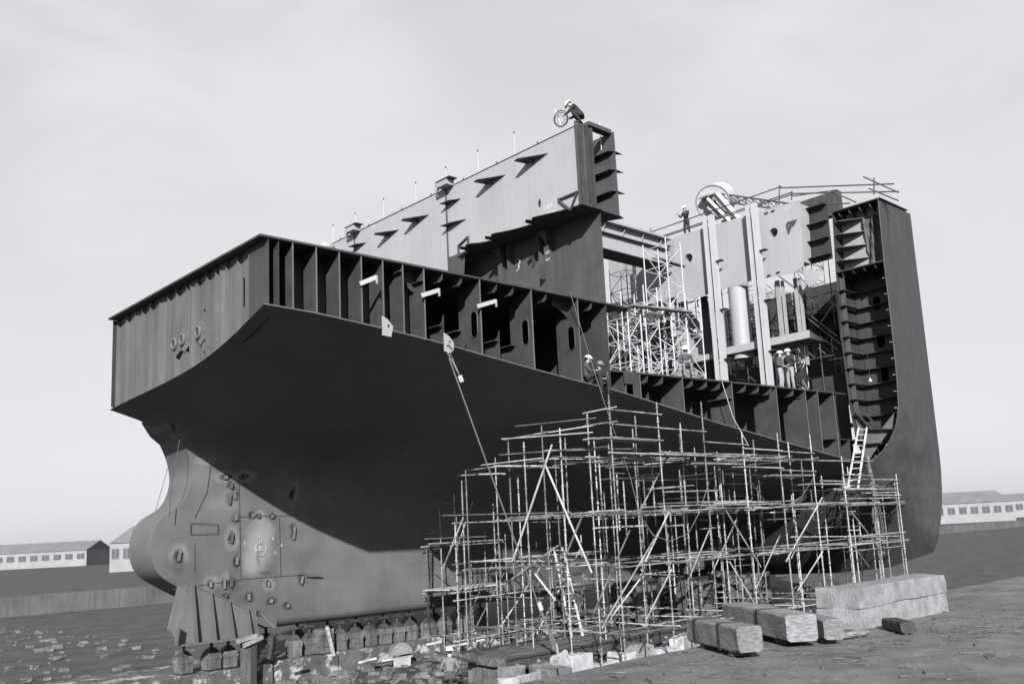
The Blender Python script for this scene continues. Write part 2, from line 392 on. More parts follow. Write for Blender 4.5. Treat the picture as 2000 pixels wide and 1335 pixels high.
for px, py, wd, ht in tabs:
    c = on_skeg(px, py, .0); k = .0185
    ww, hh = wd*k*.5, ht*k*.5
    if rnd.random() < .45: spots.append((c+V(.03, 0, 0), ww*3.2+.14, hh*1.9+.18, .16, .9))
    spots.append((c, ww*2.0+.09, hh*1.45+.10, .010, 1.0))
    tb = MB()
    tb.beam(V(c.x-rnd.uniform(-.04, .04), c.y-.02, c.z-hh*.85), V(c.x+rnd.uniform(-.05, .05), c.y-.02, c.z+hh*.85), ww*.8+.02, .07, up=EY)
    tb.build('weld_tab', rnd.choice(['hull_patch', 'hull', 'hull_patch']), skeg)
for px, py, a_, b_, v_ in [(400, 900, .6, .25, .14), (440, 1150, .9, .35, .035), (350, 1100, .4, .5, .02), (505, 1065, .75, 1.35, .20), (490, 1100, .5, .6, .17), (520, 1035, .5, .6, .16), (430, 985, 1.3, 1.0, .10), (395, 930, .7, .7, .11), (590, 1060, .9, .5, .095), (640, 1110, 1.2, .5, .085), (505, 1090, .12, .5, .05), (520, 1120, .35, .1, .02), (420, 985, .5, .3, .11), (470, 1170, .5, .3, .04), (620, 1128, .35, .1, .03)]:
    spots.append((on_skeg(px, py, 0), a_, b_, v_, .6))
halo(MATS['hull_skeg'], spots)
strip('bilge_keel_stub', (592, 1121), (624, 1122), .05, 'hull', skeg, dy=.15)
strip('foot_seam', (507, 1196), (536, 1226), .05, 'hull_patch', skeg)
for txt, px, py, sz in [('S.B', 497, 1076, .24), ('E', 476, 1064, .17), ('K', 531, 1055, .17), ('6', 548, 1067, .17), ('K', 536, 1082, .17), ('11', 505, 1060, .16), ('N', 503, 1051, .13)]:
    text_mesh(txt, sz, on_skeg(px, py, .008), EX, EZ, -EY, 'chalk_lettering', 'chalk', skeg)
MB().ring(on_skeg(509, 1072, .006), EY, .23, .010, 18, 4).build('chalk_circle', 'chalk', skeg)

# ---- decks and inner bulkhead of the stern block
dk = MB().box((XT-.12, YS-.02, ZU-.06), (XF+.0, YC, ZU)).build('upper_deck', 'deck_paint', ship)
MB().box((XF, YS+.0, ZU-.055), (XF+.35, YS+.6, ZU-.005)).build('deck_tip', 'deck_paint', ship)
m = MB(); m.grid([[V(x, YS+1.25, under_z(x, YS+1.25)+.02), V(x, YS+1.25, ZU-.06)] for x in [XT+.5+.55*i for i in range(11)]])
m.build('inner_bulkhead', 'frame_paint', ship, solid=.02)
m = MB(); m.grid([[V(x, 28.5, under_z(x, 28.5)+.02), V(x, 28.5, ZU-.06)] for x in [XT+.5+1.0*i for i in range(14)]])
m.build('longitudinal_bulkhead', 'inner_paint', ship, solid=.02)
# ---- transom plate with slots, and its vertical bars
XTP = XT+.33
def zb(y): return table([(YS, 11.14), (23.72, 10.6), (25.68, 10.28), (27.98, 10.07), (YC, 9.83)], y)
def tpx(px, py): return PX(px, py, XTP)
tp = MB().prism([V(XTP+.12, YS+.04, ZU-.07), V(XTP+.12, YC, ZU-.07)] + [V(XTP+.12, lerp(YC, YS+.04, i/14), zb(lerp(YC, YS+.04, i/14))) for i in range(15)], (.02, 0, 0)).build('transom_plate', 'inner_paint', ship)
fac = [(527, .02, .26), (498, .06, .24), (475, .05, .20), (452, .20, .03), (441, .0, .24), (432, .10, .24), (414, .05, .26), (394, .24, .04), (383, .0, .22), (375, .08, .24), (355, .06, .24), (338, .22, .05), (322, .04, .24), (304, .06, .24), (288, .22, .04), (276, .0, .22), (258, .06, .24), (240, .06, .2), (219, 0, 0)]
hl = [('slot', 482, 572), ('tri', 407, 606, 7), ('tri', 416, 600, 5), ('tri', 413, 637, 8), ('tri', 355, 649, 9), ('tri', 410, 677, 9)]
X0 = XT+.15
for (pa, d0, d1), (pb, _, _) in zip(fac, fac[1:]):
    ya, yb_ = tpx(pa, 600).y, tpx(pb, 600).y
    ya = max(ya, YS+.02); yb_ = min(yb_, YC)
    d0, d1 = d0*.5, d1*.5; fx = lambda y: X0+lerp(d0, d1, (y-ya)/(yb_-ya))
    P = [V(fx(y), y, z) for y, z in ((ya, ZU-.07), (yb_, ZU-.07), (yb_, zb(yb_)+.05), ((ya+yb_)/2, zb((ya+yb_)/2)+.05), (ya, zb(ya)+.05))]
    hs = []
    for h in hl:
        c = tpx(h[1], h[2])
        if not ya+.13 < c.y < yb_-.13: continue
        if h[0] == 'slot': pts = oval(c, .09, .44, EY, EZ, 14)
        else: r_ = h[3]*.0135; pts = [c+V(0, .13*h[3]/9, -.02), c+V(0, -.11*h[3]/9, .10*h[3]/9), c+V(0, -.11*h[3]/9, -.12*h[3]/9)]
        hs.append([V(fx(p.y), p.y, p.z) for p in pts])
    pn = MB().prism(P, (.018, 0, 0), hs).build('transom_panel', 'transom_paint', tp)
    MB().tube(V(fx(ya)-.004, ya, zb(ya)+.02), V(fx(ya)-.004, ya, ZU-.08), .012, n=5).build('panel_edge', 'transom_paint', pn)
    MB().box((X0-.01, yb_-.008, zb(yb_)+.05), (X0+.16, yb_+.008, ZU-.07)).build('panel_step', 'transom_paint', pn) if pb > 225 and d1 > .05 else None
MB().prism([V(XT+.05, YC-.02, 9.9), V(13.2, YC-.02, 9.3), V(13.2, YC-.02, ZU-.07), V(XT+.05, YC-.02, ZU-.07)], (0, .02, 0)).build('centreline_plate', 'inner_paint', ship)
XTP = XT+.3
for px, py, s in [(399, 650, 1), (368, 664, .95), (352, 673, .95)]:    # towing-lug rings on doubler plates
    c = tpx(px, py); c.x = XT+.12
    lg = MB().prism([c+V(0, .34*s*math.cos(t), .34*s*math.sin(t)) for t in [2*math.pi*i/18 for i in range(11)]] + [c+V(0, -.45, -.28), c+V(0, -.1, -.42)], (.1, 0, 0)).build('towing_lug', 'transom_paint', tp)
    MB().ring(c-V(.02, 0, 0), EX, .17*s, .055, 18, 6).build('lug_ring', 'transom_paint', lg, smooth=True)
    MB().tube(c-V(.005, 0, 0), c-V(.03, 0, 0), .115*s, n=14).build('bore_shade_disc', 'iron', lg)  # dark disc stands in for the shade inside the open bore
m = MB()
cc2 = tpx(408, 678); m.tube(cc2+V(-.16, 0, 0), cc2+V(.0, 0, 0), .15, n=16); m.build('pipe_stub', 'transom_paint', tp, smooth=False)
# ---- open starboard side: frames, deck brackets and lower brackets
def frame_plate(X, depth, zt, parent, name='frame', hole=None, material='frame_paint', zbot=None, y0=None, taper=0):
    y0 = side_y(X)+.03 if y0 is None else y0
    ys_ = [y0+depth*i/4 for i in range(5)]
    pts = [V(X, y, (under_z(X, y)+.02 if zbot is None else zbot)) for y in ys_] + [V(X, ys_[-1]+taper, zt), V(X, y0, zt)]
    return MB().prism(pts, (.022, 0, 0), [hole] if hole else []).build(name, material, parent)
def flange(X, y0, y1, z, parent, wd=.14): return MB().box((X-wd, y0, z-.012), (X+.0, y1, z+.012)).build('flange', 'frame_paint', parent)
def px_X(px, py): return PY(px, py, YS).x
ztop = ZU-.062
frame_plate(px_X(525, 530), 1.15, ztop, ship)
for px in (574, 620, 665, 708, 750, 789, 830):
    X = px_X(px, 560)
    f = frame_plate(X, .80 if px < 760 else .85, ztop, ship)
    MB().box((X-.035, side_y(X)+.005, under_z(X, YS)+.03), (X+.0, side_y(X)+.03, ztop)).build('edge_flat', 'transom_paint', f)
    if px in (789, 830, 750):
        zf = PY(px, 530 if px == 789 else (548 if px == 830 else 600), YS).z
        if px != 750: flange(X, YS+.03, YS+.9, zf, f)
for px in (941, 1041, 1131):
    X = px_X(px, 620); c = PX(px-15, {941: 634, 1041: 649, 1131: 661}[px], X)
    f = frame_plate(X, 1.15, ztop, ship, 'web_frame', oval(V(X, c.y, c.z), .17, .43, EY, EZ, 18))
    MB().box((X-.04, YS+.005, under_z(X, YS)+.03), (X, YS+.03, ztop)).build('edge_flat', 'transom_paint', f)
    MB().path([V(X-.01, p.y, p.z) for p in oval(V(X, c.y, c.z), .18, .44, EY, EZ, 18)], .018, 5).build('manhole_rim', 'frame_paint', f)
for px, pt, pb in [(868, 616, 680), (905, 626, 690), (976, 646, 708), (1009, 656, 716)]:     # half-height stubs
    X = px_X(px, 660); zt = PY(px, (pt+pb)/2-12, YS).z
    f = frame_plate(X, .85, zt, ship, 'frame_stub')
    MB().prism([V(X, YS+.03, zt), V(X, YS+.40, zt), V(X, YS+.13, zt+.14), V(X, YS+.03, zt+.36)], (.022, 0, 0)).build('stub_tip', 'frame_paint', f)
    flange(X, YS+.05, YS+.95, zt, f, .22)
for px in (866, 903, 971, 1003, 1067, 1154):                                                # deck-beam ends
    X = px_X(px, 540); b = MB().prism([V(X, YS+.05, ztop), V(X, YS+1.3, ztop), V(X, YS+1.3, ztop-.28), V(X, YS+.20, ztop-.28), V(X, YS+.08, ztop-.24)], (.02, 0, 0)).build('deck_beam', 'frame_paint', ship)
    flange(X+.06, YS+.2, YS+1.3, ztop-.28, b, .14)
for xa, xb_ in ((789, 830), (1097, 1131)):                                                  # curved knee girders
    A, B = px_X(xa, 540), px_X(xb_, 540); yk = YS+.55
    pts = [V(A, yk, ztop), V(B, yk, ztop), V(B, yk, ztop-.62), V(B-.1, yk, ztop-.62)] + [V(lerp(B-.14, A, t), yk, ztop-.62+.36*math.sin(t*math.pi/2)) for t in [i/6 for i in range(7)]]
    MB().prism(pts, (0, .02, 0)).build('knee_girder', 'frame_paint', ship)
for xa, ya, xb_, yb_ in [(703, 554, 728, 544), (823, 577, 850, 569), (932, 598, 961, 590)]:    # pale clip bars left on the frames
    p, q = PY(xa, ya, YS-.06), PY(xb_, yb_, YS-.06); q.y -= .2
    b = MB().beam(p, q, .03, .13).build('clip_bar', 'pale_paint', ship)
    MB().beam(q+V(0, 0, .05), q-V(0, 0, .2), .05, .04).build('clip_end', 'pale_paint', b)
# bulkhead closing the block, with the two-storey opening in front of it
MB().prism([V(XP, YS+.02, under_z(XP, YS)+.02)] + [V(XP, YS+.02+i, under_z(XP, YS+i)+.02) for i in range(1, 8)] + [V(XP, YS+7, ztop), V(XP, YS+.02, ztop)], (.025, 0, 0)).build('end_bulkhead', 'frame_paint', ship)
for px, py in [(755, 637), (875, 669)]:           # lifting lugs on the shell edge
    c = PY(px, py, YS-.03)
    lugp = [c+V(-.13, 0, -.28), c+V(.16, 0, -.3), c+V(.24, 0, .02), c+V(.05, 0, .22), c+V(-.13, 0, .3)]
    h = [c+V(.08+.05*math.cos(t), 0, .02+.05*math.sin(t)) for t in [2*math.pi*i/10 for i in range(10)]]
    MB().prism(lugp, (0, .05, 0), [h]).build('lifting_lug', 'pale_paint', ship)
# ---- lower deck, forward of the end bulkhead
rows = [[V(x, side_y(x), ZS), V(x, side_y(x)+5.5, ZS)] for x in (XP+.03, 27.2, 30.84, 34.84, 39.5, 40.6)]
MB().grid(rows).build('lower_deck', 'deck_paint', ship, solid=.06)
MB().box((27, 27.5, ZS-.05), (56, 45, ZS)).build('inner_deck', 'deck_paint', ship)
m = MB(); m.grid([[V(x, side_y(x)+2.6, under_z(x, side_y(x)+2.6)+.02), V(x, side_y(x)+2.6, ZS-.05)] for x in (XP+.05, 28, 31, 34, 37, 40.5)])
m.build('lower_bulkhead', 'inner_paint', ship, solid=.02)
def sx(px, py): return PY(px, py, 21.6).x
zl = ZS-.035
for px, dpt, nm in [(1192, 2.0, 'frame'), (1224, .85, 'frame'), (1253, .85, 'frame'), (1337, 1.15, 'web_frame'), (1434, 1.15, 'web_frame'), (1521, 1.2, 'web_frame'), (1578, 1.2, 'frame'), (1602, .9, 'frame'), (1632, 1.3, 'web_frame')]:
    X = PY(px, 790, side_y(sx(px, 790))).x
    f = frame_plate(X, dpt, zl, ship, nm)
    MB().box((X-.035, side_y(X)+.005, under_z(X, side_y(X))+.03), (X+.0, side_y(X)+.03, zl)).build('edge_flat', 'transom_paint', f)
    if px == 1434:
        zz = PY(1434, 778, side_y(X)).z; flange(X, side_y(X)+.03, side_y(X)+1.3, zz, f, .35)
    if px in (1224, 1253):
        pass
X0, X1 = PY(1224, 790, 21.9).x, PY(1253, 790, 21.9).x
MB().box((X0+.02, 21.95, zl-.42), (X1, 21.97, zl)).build('door_head', 'frame_paint', ship)
MB().box((X0+.5, 21.95, under_z(X0+.5, 21.95)), (X1, 21.97, zl-.42)).build('door_side', 'frame_paint', ship)
for px in (1280, 1307, 1359, 1384, 1407, 1452, 1475, 1497, 1536, 1556, 1611):
    X = sx(px, 760); y0 = side_y(X)
    b = MB().prism([V(X, y0+.05, zl), V(X, y0+1.2, zl), V(X, y0+1.2, zl-.3), V(X, y0+.25, zl-.3), V(X, y0+.08, zl-.26)], (.02, 0, 0)).build('deck_beam', 'frame_paint', ship)
    flange(X+.05, y0+.25, y0+1.2, zl-.3, b, .12)
for px in (1281, 1307, 1358, 1384, 1454, 1478, 1499, 1541, 1561):
    py = 893-(1640-px)*.303
    X = sx(px, py); y0 = side_y(X); z0 = under_z(X, y0)
    MB().prism([V(X, y0+.05, z0+.02), V(X, y0+.55, under_z(X, y0+.55)+.02), V(X, y0+.2, z0+.16), V(X, y0+.06, z0+.36)], (.02, 0, 0)).build('floor_bracket', 'frame_paint', ship)
for t_, py in ((0, 770), (1, 785), (2, 800)):
    pass
X0, X1 = sx(1605, 860), sx(1690, 860)
MB().box((X0, 21.1, 8.35), (X1, 22.6, 8.39)).build('tank_top', 'frame_paint', ship)
for px in (1622, 1640): 
    X = sx(px, 865); MB().prism([V(X, 21.1, 8.34), V(X, 22.3, 8.34), V(X, 22.3, under_z(X, 22.3)), V(X, 21.1, under_z(X, 21.1))], (.02, 0, 0)).build('floor_plate', 'frame_paint', ship)

def hull_hit(px, py):
    r_ = ray(px, py); t = 20.0
    while t < 70:
        p = EYE + r_*t
        if p.y > side_y(p.x)+.2 and p.y < YK-.3 and p.z > under_z(p.x, p.y): return p-r_*.06
        t += .05
    return EYE + r_*40
mat('chalk_faint', .30, .4, 9, .9)
cR, cU, cF = CM @ V(1, 0, 0), CM @ V(0, 1, 0), CM @ V(0, 0, 1)
for tx, px, py, sz in [('U I N', 1114, 972, .42), ('V E', 1221, 968, .40), ('ZAK', 1171, 984, .46), ('YM', 1014, 1164, .3)]:
    p = hull_hit(px, py) if py < 1100 else PY(px, py, YK-.02)
    nrm = cF if py < 1100 else -EY
    text_mesh(tx, sz, p, cR if py < 1100 else EX, cU if py < 1100 else EZ, nrm, 'chalk_lettering', 'chalk_faint' if py < 1100 else 'chalk', ship)

# ================================================================== TALL PALE TRANSVERSE BULKHEAD
bh = thing('transverse_bulkhead', 'tall pale grey steel bulkhead standing on the stern deck', 'bulkhead', (XB, 26, ZU))
ZT, ZM = PX(1125, 246, XB).z, 16.62
def bY(px, py=400): return PX(px, py, XB).y
yN, yJ, yJ2, yE = YS, bY(874, 440), bY(693, 470), 43.5
yL = bY(908, 500)
pA = MB().box((XB, yN, ZM), (XB+.02, yJ-.01, ZT)).build('panel', 'pale_paint', bh)
pB = MB().box((XB+.004, yJ+.01, ZU+.01), (XB+.024, yJ2-.01, ZT)).build('panel', 'pale_paint', bh)
pC = MB().box((XB, yJ2+.01, ZU+.01), (XB+.02, yE, ZT)).build('panel', 'pale_paint', bh)
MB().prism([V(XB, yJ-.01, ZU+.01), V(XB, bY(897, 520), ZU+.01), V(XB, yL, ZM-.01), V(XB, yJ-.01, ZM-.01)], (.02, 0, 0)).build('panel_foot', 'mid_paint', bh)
MB().box((XB-.02, yN, ZT+.002), (XB+.06, yE, ZT+.035)).build('top_rail', 'edge_paint', bh)
for y in (yJ, yJ2):                                  # joint posts with lifting eye and brackets
    j = MB().box((XB-.05, y-.03, ZU+.02), (XB-.002, y+.03, ZT+.25)).build('joint_post', 'mid_paint', bh)
    e = MB().box((XB-.42, y-.55, ZT-.02), (XB-.003, y+.15, ZT+.22)).build('lug_box', 'pale_paint', bh)
    MB().box((XB-.46, y-.8, ZT+.222), (XB-.002, y+.2, ZT+.25)).build('box_lid', 'mid_paint', e)
    MB().ring(V(XB-.3, y+.26, ZT+.05), EX, .12, .05, 14, 6).build('eye', 'pale_paint', e, smooth=True)
    for k, dz in enumerate((-.75, -1.75)):
        yy = y-.02
        MB().prism([V(XB-.002, yy, ZT+dz), V(XB-.35, yy+.1, ZT+dz), V(XB-.3, yy-.5, ZT+dz), V(XB-.002, yy-.95-(.3*k), ZT+dz)], (0, 0, .025)).build('joint_bracket', 'edge_paint', bh)
for px, py, s in [(1047, 311, 1), (966, 352, 1), (820, 428, 1), (764, 456, .9)]:   # projecting bracket plates
    c = PX(px, py, XB); L = 1.35*s
    b = MB().prism([V(XB-.002, c.y-L/2, c.z), V(XB-.002, c.y+L*.42, c.z), V(XB-.55, c.y+L*.5, c.z), V(XB-.62, c.y+L*.3, c.z), V(XB-.42, c.y+.06, c.z)], (0, 0, .03)).build('bracket_plate', 'mid_paint', bh)
    MB().prism([V(XB-.002, c.y+.12, c.z), V(XB-.34, c.y+.12, c.z), V(XB-.3, c.y+.12, c.z-.06), V(XB-.002, c.y+.12, c.z-.16)], (0, .03, 0)).build('bracket_web', 'mid_paint', b)
# stiffened near edge: four vertical strips
for k, (dx, dy, mt_) in enumerate([(0, 0, 'mid_paint'), (.18, .0, 'edge_paint'), (.36, .02, 'mid_paint'), (.56, .05, 'edge_paint'), (.8, .04, 'edge_paint')]):
    MB().box((XB+dx-.06, yN-.05-dy, ZM+.03), (XB+dx+.05, yN-.004, ZT-.02*k+.2)).build('edge_strip', mt_, bh)
MB().box((XB+.022, yN, ZM+.03), (XB+.9, yN+.02, ZT+.1)).build('edge_web', 'edge_paint', bh)
# triangular brackets made of angle bar
def tri_bar(pts, X, parent, name='angle_bracket', mt_='mid_paint', r_=.06):
    mb = MB(); q = [PX(a, b, X) for a, b in pts]
    for a, b in zip(q, q[1:]+q[:1]): mb.beam(a, b, r_*1.2, r_)
    return mb.build(name, mt_, parent)
tri_bar([(1090, 390), (1128, 374), (1114, 410)], XB-.06, bh)
tri_bar([(895, 480), (914, 462), (914, 492), (896, 500)], XB-.06, bh)
# stringer with scalloped edge, recessed lower plate and its stiffeners
def curve_plate(px0, px1, proj, nm):
    y0, y1 = PX(px0, 430, XB).y, PX(px1, 430, XB).y      # y0 near end
    pts = [V(XP, y0, ZM), V(XP, y1, ZM), V(XB-.35, y1, ZM), V(XB-.55, y1-.25, ZM), V(XB-.32, y1-.35, ZM), V(XB-.5, y1-.55, ZM)]
    pts += [V(XB-.45+.42*math.sin(t*math.pi/2), lerp(y1-.8, y0, t), ZM) for t in [i/6 for i in range(7)]]
    return MB().prism(pts, (0, 0, .03)).build(nm, 'edge_paint', bh)
curve_plate(1140, 1038, 0, 'stringer'); curve_plate(1036, 958, 0, 'stringer'); curve_plate(956, 908, 0, 'stringer')
MB().box((XB+.03, YS-.02, ZM+.035), (XF+.0, YS+3.5, ZM+.06)).build('stringer_deck', 'edge_paint', bh)
MB().box((XB+.03, YS+3.5, ZM+.035), (XP+.1, yJ+1.5, ZM+.06)).build('stringer_deck', 'edge_paint', bh)
MB().prism([V(XF, YS-.02, ZM+.04), V(XF+.38, YS+.1, ZM+.04), V(XF, YS+.8, ZM+.04)], (0, 0, .02)).build('stringer_tip', 'edge_paint', bh)
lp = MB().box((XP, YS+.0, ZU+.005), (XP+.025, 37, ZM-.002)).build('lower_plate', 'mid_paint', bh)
for px, zb_, nm in [(1080, ZU+.45, 'stiffener'), (988, ZU+.02, 'stiffener'), (1002, ZU+.02, 'stiffener'), (1064, ZU+1.6, 'stiffener')]:
    y = PX(px, 500, XP).y; zt = ZM-.02
    s_ = MB().box((XP-.34, y-.012, zb_), (XP-.002, y+.012, zt)).build(nm, 'mid_paint', bh)
    if px in (1080, 988):
        MB().box((XP-.36, y-.13, zb_), (XP-.345, y+.13, zt-.7)).build('stiffener_face', 'mid_paint', s_)
        MB().prism([V(XP-.34, y, zt-.02), V(XP-.34, y+.9, zt-.02)] + [V(XP-.34, y+.9-.9*math.sin(t*math.pi/2), zt-.02-.9*(1-math.cos(t*math.pi/2))) for t in [i/6 for i in range(7)]], (.02, 0, 0)).build('knee', 'mid_paint', s_)
y = PX(1078, 470, XP).y
for k, ch in enumerate('03'): text_mesh(ch, .3, V(XP-.375, y+.02, ZM-.95-.28*k), V(0, 0, -1), V(0, -1, 0), -EX, 'painted_number', 'chalk', bh)
for px, py, a, b in [(1052, 500, .7, .9), (985, 545, .9, .7)]:
    c = PX(px, py, XP)
    MB().prism([V(XP-.02, c.y-.2, c.z+a/2), V(XP-.3, c.y+.1, c.z-.1), V(XP-.02, c.y+.3, c.z-b/2)], (.0, .02, 0)).build('gusset', 'mid_paint', bh)
# upper forward plate with stringers
y0, y1 = YS+.0, YS+2.1
fp = MB().box((XF, y0, ZM+.07), (XF+.025, y1, PX(1200, 256, XF).z)).build('forward_plate', 'mid_paint', bh)
for py in (296, 333, 376):
    z = PX(1200, py, XF).z
    MB().prism([V(XF-.002, y0, z), V(XF-.002, y1, z), V(XF-.3, y1, z), V(XF-.25, y0+.1, z)], (0, 0, .03)).build('plate_stringer', 'edge_paint', fp)
    MB().prism([V(XF+.028, y0-.0, z), V(XF+.5, y0+.05, z), V(XF+.028, y0+.4, z)], (0, 0, .02)).build('stringer_end', 'edge_paint', fp)
z = PX(1160, 262, XF-.4).z
MB().box((XB+.9, YS+.1, z-.08), (XF-.01, YS+.45, z+.08)).build('cross_tie', 'mid_paint', fp)
for px, h in [(651, 50), (695, 40), (750, 40), (813, 42), (872, 32), (935, 48), (1006, 44)]:       # thin posts on the top edge
    b = PX(px, 470-(px-690)*.498-8, XB+.02); b.z = ZT
    p = MB().tube(b, b+V(0, 0, .95), .013, n=6).build('guard_pin', 'tube_pale', bh)
    MB().tube(b+V(0, 0, .95), b+V(0, 0, 1.03), .03, n=6).build('pin_tip', 'iron', p)
for px in (720, 785, 842, 905, 970, 1050, 665):
    b = PX(px, 470-(px-690)*.498-8, XB+.02); b.z = ZT
    MB().tube(b+V(0, 0, .03), b+V(0, 0, .13), .03, n=6).build('pin_socket', 'iron', bh)
b = V(XF-.1, YS+.6, ZT-.2); MB().tube(b, b+V(0, 0, 1.2), .018, n=6).build('guard_pin', 'tube_pale', bh)
for t_, a, dz in (('2501', 1066, 0), ('3768', 1068, -.26)):
    c = PX(a, 411, XB-.006); text_mesh(t_, .28, V(XB-.008, c.y+.15, c.z+dz), -EY, EZ, -EX, 'painted_number', 'chalk', bh)
c = PX(1054, 397, XB); MB().prism([V(XB-.004, c.y+.08*math.cos(t)*random.uniform(.6, 1.2), c.z+.2*math.sin(t)*random.uniform(.7, 1.2)) for t in [i*.449 for i in range(14)]], (.003, 0, 0)).build('burn_mark', 'scorch', pA)

for px in (930, 1069, 800):      # butt welds between the strakes
    y = PX(px, 400, XB).y
    MB().box((XB-.006, y-.02, ZM+.03 if y < yJ else ZU+.03), (XB-.001, y+.02, ZT-.01)).build('butt_weld', 'pale_paint', bh)
sq = [PX(a, b, XP-.03) for a, b in [(1012, 505), (1016, 510), (1013, 518), (1014, 522), (1011, 527), (1009, 530)]]
MB().path(sq, .025, 5).build('chalk_squiggle', 'chalk', bh)
# mushroom vent peeping over the deck edge
v0 = PY(637, 477, 27); vt = thing('mushroom_vent', 'small pale domed vent peeping over the stern deck edge', 'vent', (v0.x, v0.y, ZU))
MB().tube(V(v0.x, v0.y, ZU), V(v0.x, v0.y, v0.z-.1), .16, n=14).build('stem', 'pale_paint', vt, smooth=True)
MB().ball(V(v0.x, v0.y, v0.z-.12), .3, .3, .2, 16, 8).build('cap', 'pale_paint', vt, smooth=True)

# ================================================================== PALE GIRDER
yg = 30.4; za = PY(1183, 433, yg).z; zb2 = PY(1185, 490, yg).z
gd = thing('box_girder', 'long pale plate girder bridging from the bulkhead to the panelled wall', 'girder', (33, yg, zb2))
gx0, gx1 = XF+.3, 40.1
MB().box((gx0, yg, zb2), (gx1, yg+.03, za-.12)).build('web', 'pale_paint', gd)
MB().box((gx0, yg-.35, za-.12), (gx1, yg+.45, za)).build('top_flange', 'pale_paint_2', gd)
MB().box((gx0, yg-.3, zb2-.05), (gx1, yg+.9, zb2)).build('bottom_flange', 'mid_paint', gd)
zm = lerp(zb2, za, .56)
MB().box((gx0, yg-.22, zm), (gx1, yg-.001, zm+.04)).build('mid_flange', 'mid_paint', gd)
for k in range(8):
    x = gx1-.7-1.55*k
    MB().prism([V(x, yg-.002, zm+.05), V(x, yg-.24, za-.13), V(x, yg-.002, za-.13)], (.03, 0, 0)).build('web_stiffener', 'pale_paint_2', gd)

# ================================================================== PANELLED WALL ON COLUMNS (forward)
pw = thing('panelled_wall', 'pale panelled steel wall raised on columns with two round holes', 'bulkhead', (XR, 28, ZS))
def rp(*a): return [PX(x, y, XR) for x, y in a]
def circ(px, py, r_, X=None): c = PX(px, py, XR); return [c+V(0, r_*math.cos(t), r_*math.sin(t)) for t in [2*math.pi*i/20 for i in range(20)]]
p1 = MB().prism(rp((1469, 417), (1562, 391), (1570, 520), (1553, 531), (1477, 547)), (.03, 0, 0), [circ(1511, 454, .24)]).build('panel', 'pale_paint', pw)
MB().prism(rp((1393, 440), (1465, 418), (1473, 546), (1403, 567)), (.03, 0, 0)).build('panel', 'pale_paint', pw)
MB().prism(rp((1315, 463), (1389, 441), (1397, 570), (1322, 592)), (.03, 0, 0), [circ(1345, 504, .26)]).build('panel', 'pale_paint', pw)
MB().prism([p+V(.031, 0, 0) for p in rp((1240, 487), (1560, 396), (1566, 510), (1245, 600))], (.9, 0, 0), [[p+V(.031, 0, 0) for p in circ(1511, 454, .26)], [p+V(.031, 0, 0) for p in circ(1345, 504, .28)]]).build('wall_core', 'pale_paint_2', pw)
gp = lambda *a: [PX(x, y, XR-.06) for x, y in a]
MB().prism(gp((1535, 438), (1538, 433), (1556, 428), (1551, 439), (1546, 441), (1540, 457)), (.04, 0, 0), [gp((1538, 437), (1542, 436), (1541, 442), (1539, 443)), gp((1545, 437), (1551, 433), (1548, 438))]).build('pierced_bracket', 'mid_paint', pw)
for px, py in [(1497, 416), (1510, 412), (1520, 532), (1502, 538)]:
    c = PX(px, py, XR); MB().box((XR-.05, c.y-.1, c.z-.04), (XR-.001, c.y+.1, c.z+.04)).build('small_lug', 'edge_paint', pw)
c = PX(1533, 413, XR); text_mesh('2015', .34, V(XR-.008, c.y+.1, c.z), -EY, EZ, -EX, 'painted_number', 'chalk', pw)
for pt, pbm, ph in [((1384, 420), (1410, 742), .5), ((1466, 398), (1501, 752), .5)]:          # double columns
    for off, wd in ((-7, .13), (6, .26)):
        a = PX(pt[0]+off, pt[1]+(3 if off < 0 else 0), XR-.5); b = PX(pbm[0]+off, pbm[1], XR-.5)
        y = (a.y+b.y)/2
        c = MB().box((XR-.62, y-wd/2, ZS+.03), (XR-.40, y+wd/2, a.z)).build('column', 'column_paint', pw)
        MB().box((XR-.64, y+wd/2-.03, ZS+.03), (XR-.622, y+wd/2+.02, a.z-.02)).build('column_flange', 'column_paint', c)
    for fz in (.25, .5, .75):
        MB().box((XR-.7, y-.5, lerp(a.z, ZS, fz)), (XR-.38, y-.16, lerp(a.z, ZS, fz)+.04)).build('column_clip', 'edge_paint', pw)
c0, c1 = PX(1441, 565, XR+.4), PX(1449, 690, XR+.4); y = (c0.y+c1.y)/2
MB().tube(V(XR+.5, y, c1.z-.3), V(XR+.5, y, c0.z+.1), .52, n=28, caps=False).build('round_pillar', 'pale_paint', pw, smooth=True)
a, b = PX(1582, 657, XR-.1), PX(1400, 697, XR-.1); z = (a.z+b.z)/2
MB().box((XR-.15, a.y, z-.02), (XR-.1, b.y, z+.36)).build('walkway_beam', 'pale_paint', pw)
MB().box((XR-.098, a.y-.0, z-.06), (XR+1.6, b.y, z-.022)).build('walkway_plate', 'mid_paint', pw)
MB().prism([V(XR-.1, a.y, z), V(XR+1.6, a.y, z), V(XR+1.6, a.y, z-.1), V(XR-.1, a.y, z+.34)], (0, .03, 0)).build('walkway_end', 'mid_paint', pw)
MB().box((XR+.2, b.y, z+.0), (XR+.3, b.y+3.2, z+.3)).build('walkway_beam', 'pale_paint_2', pw)
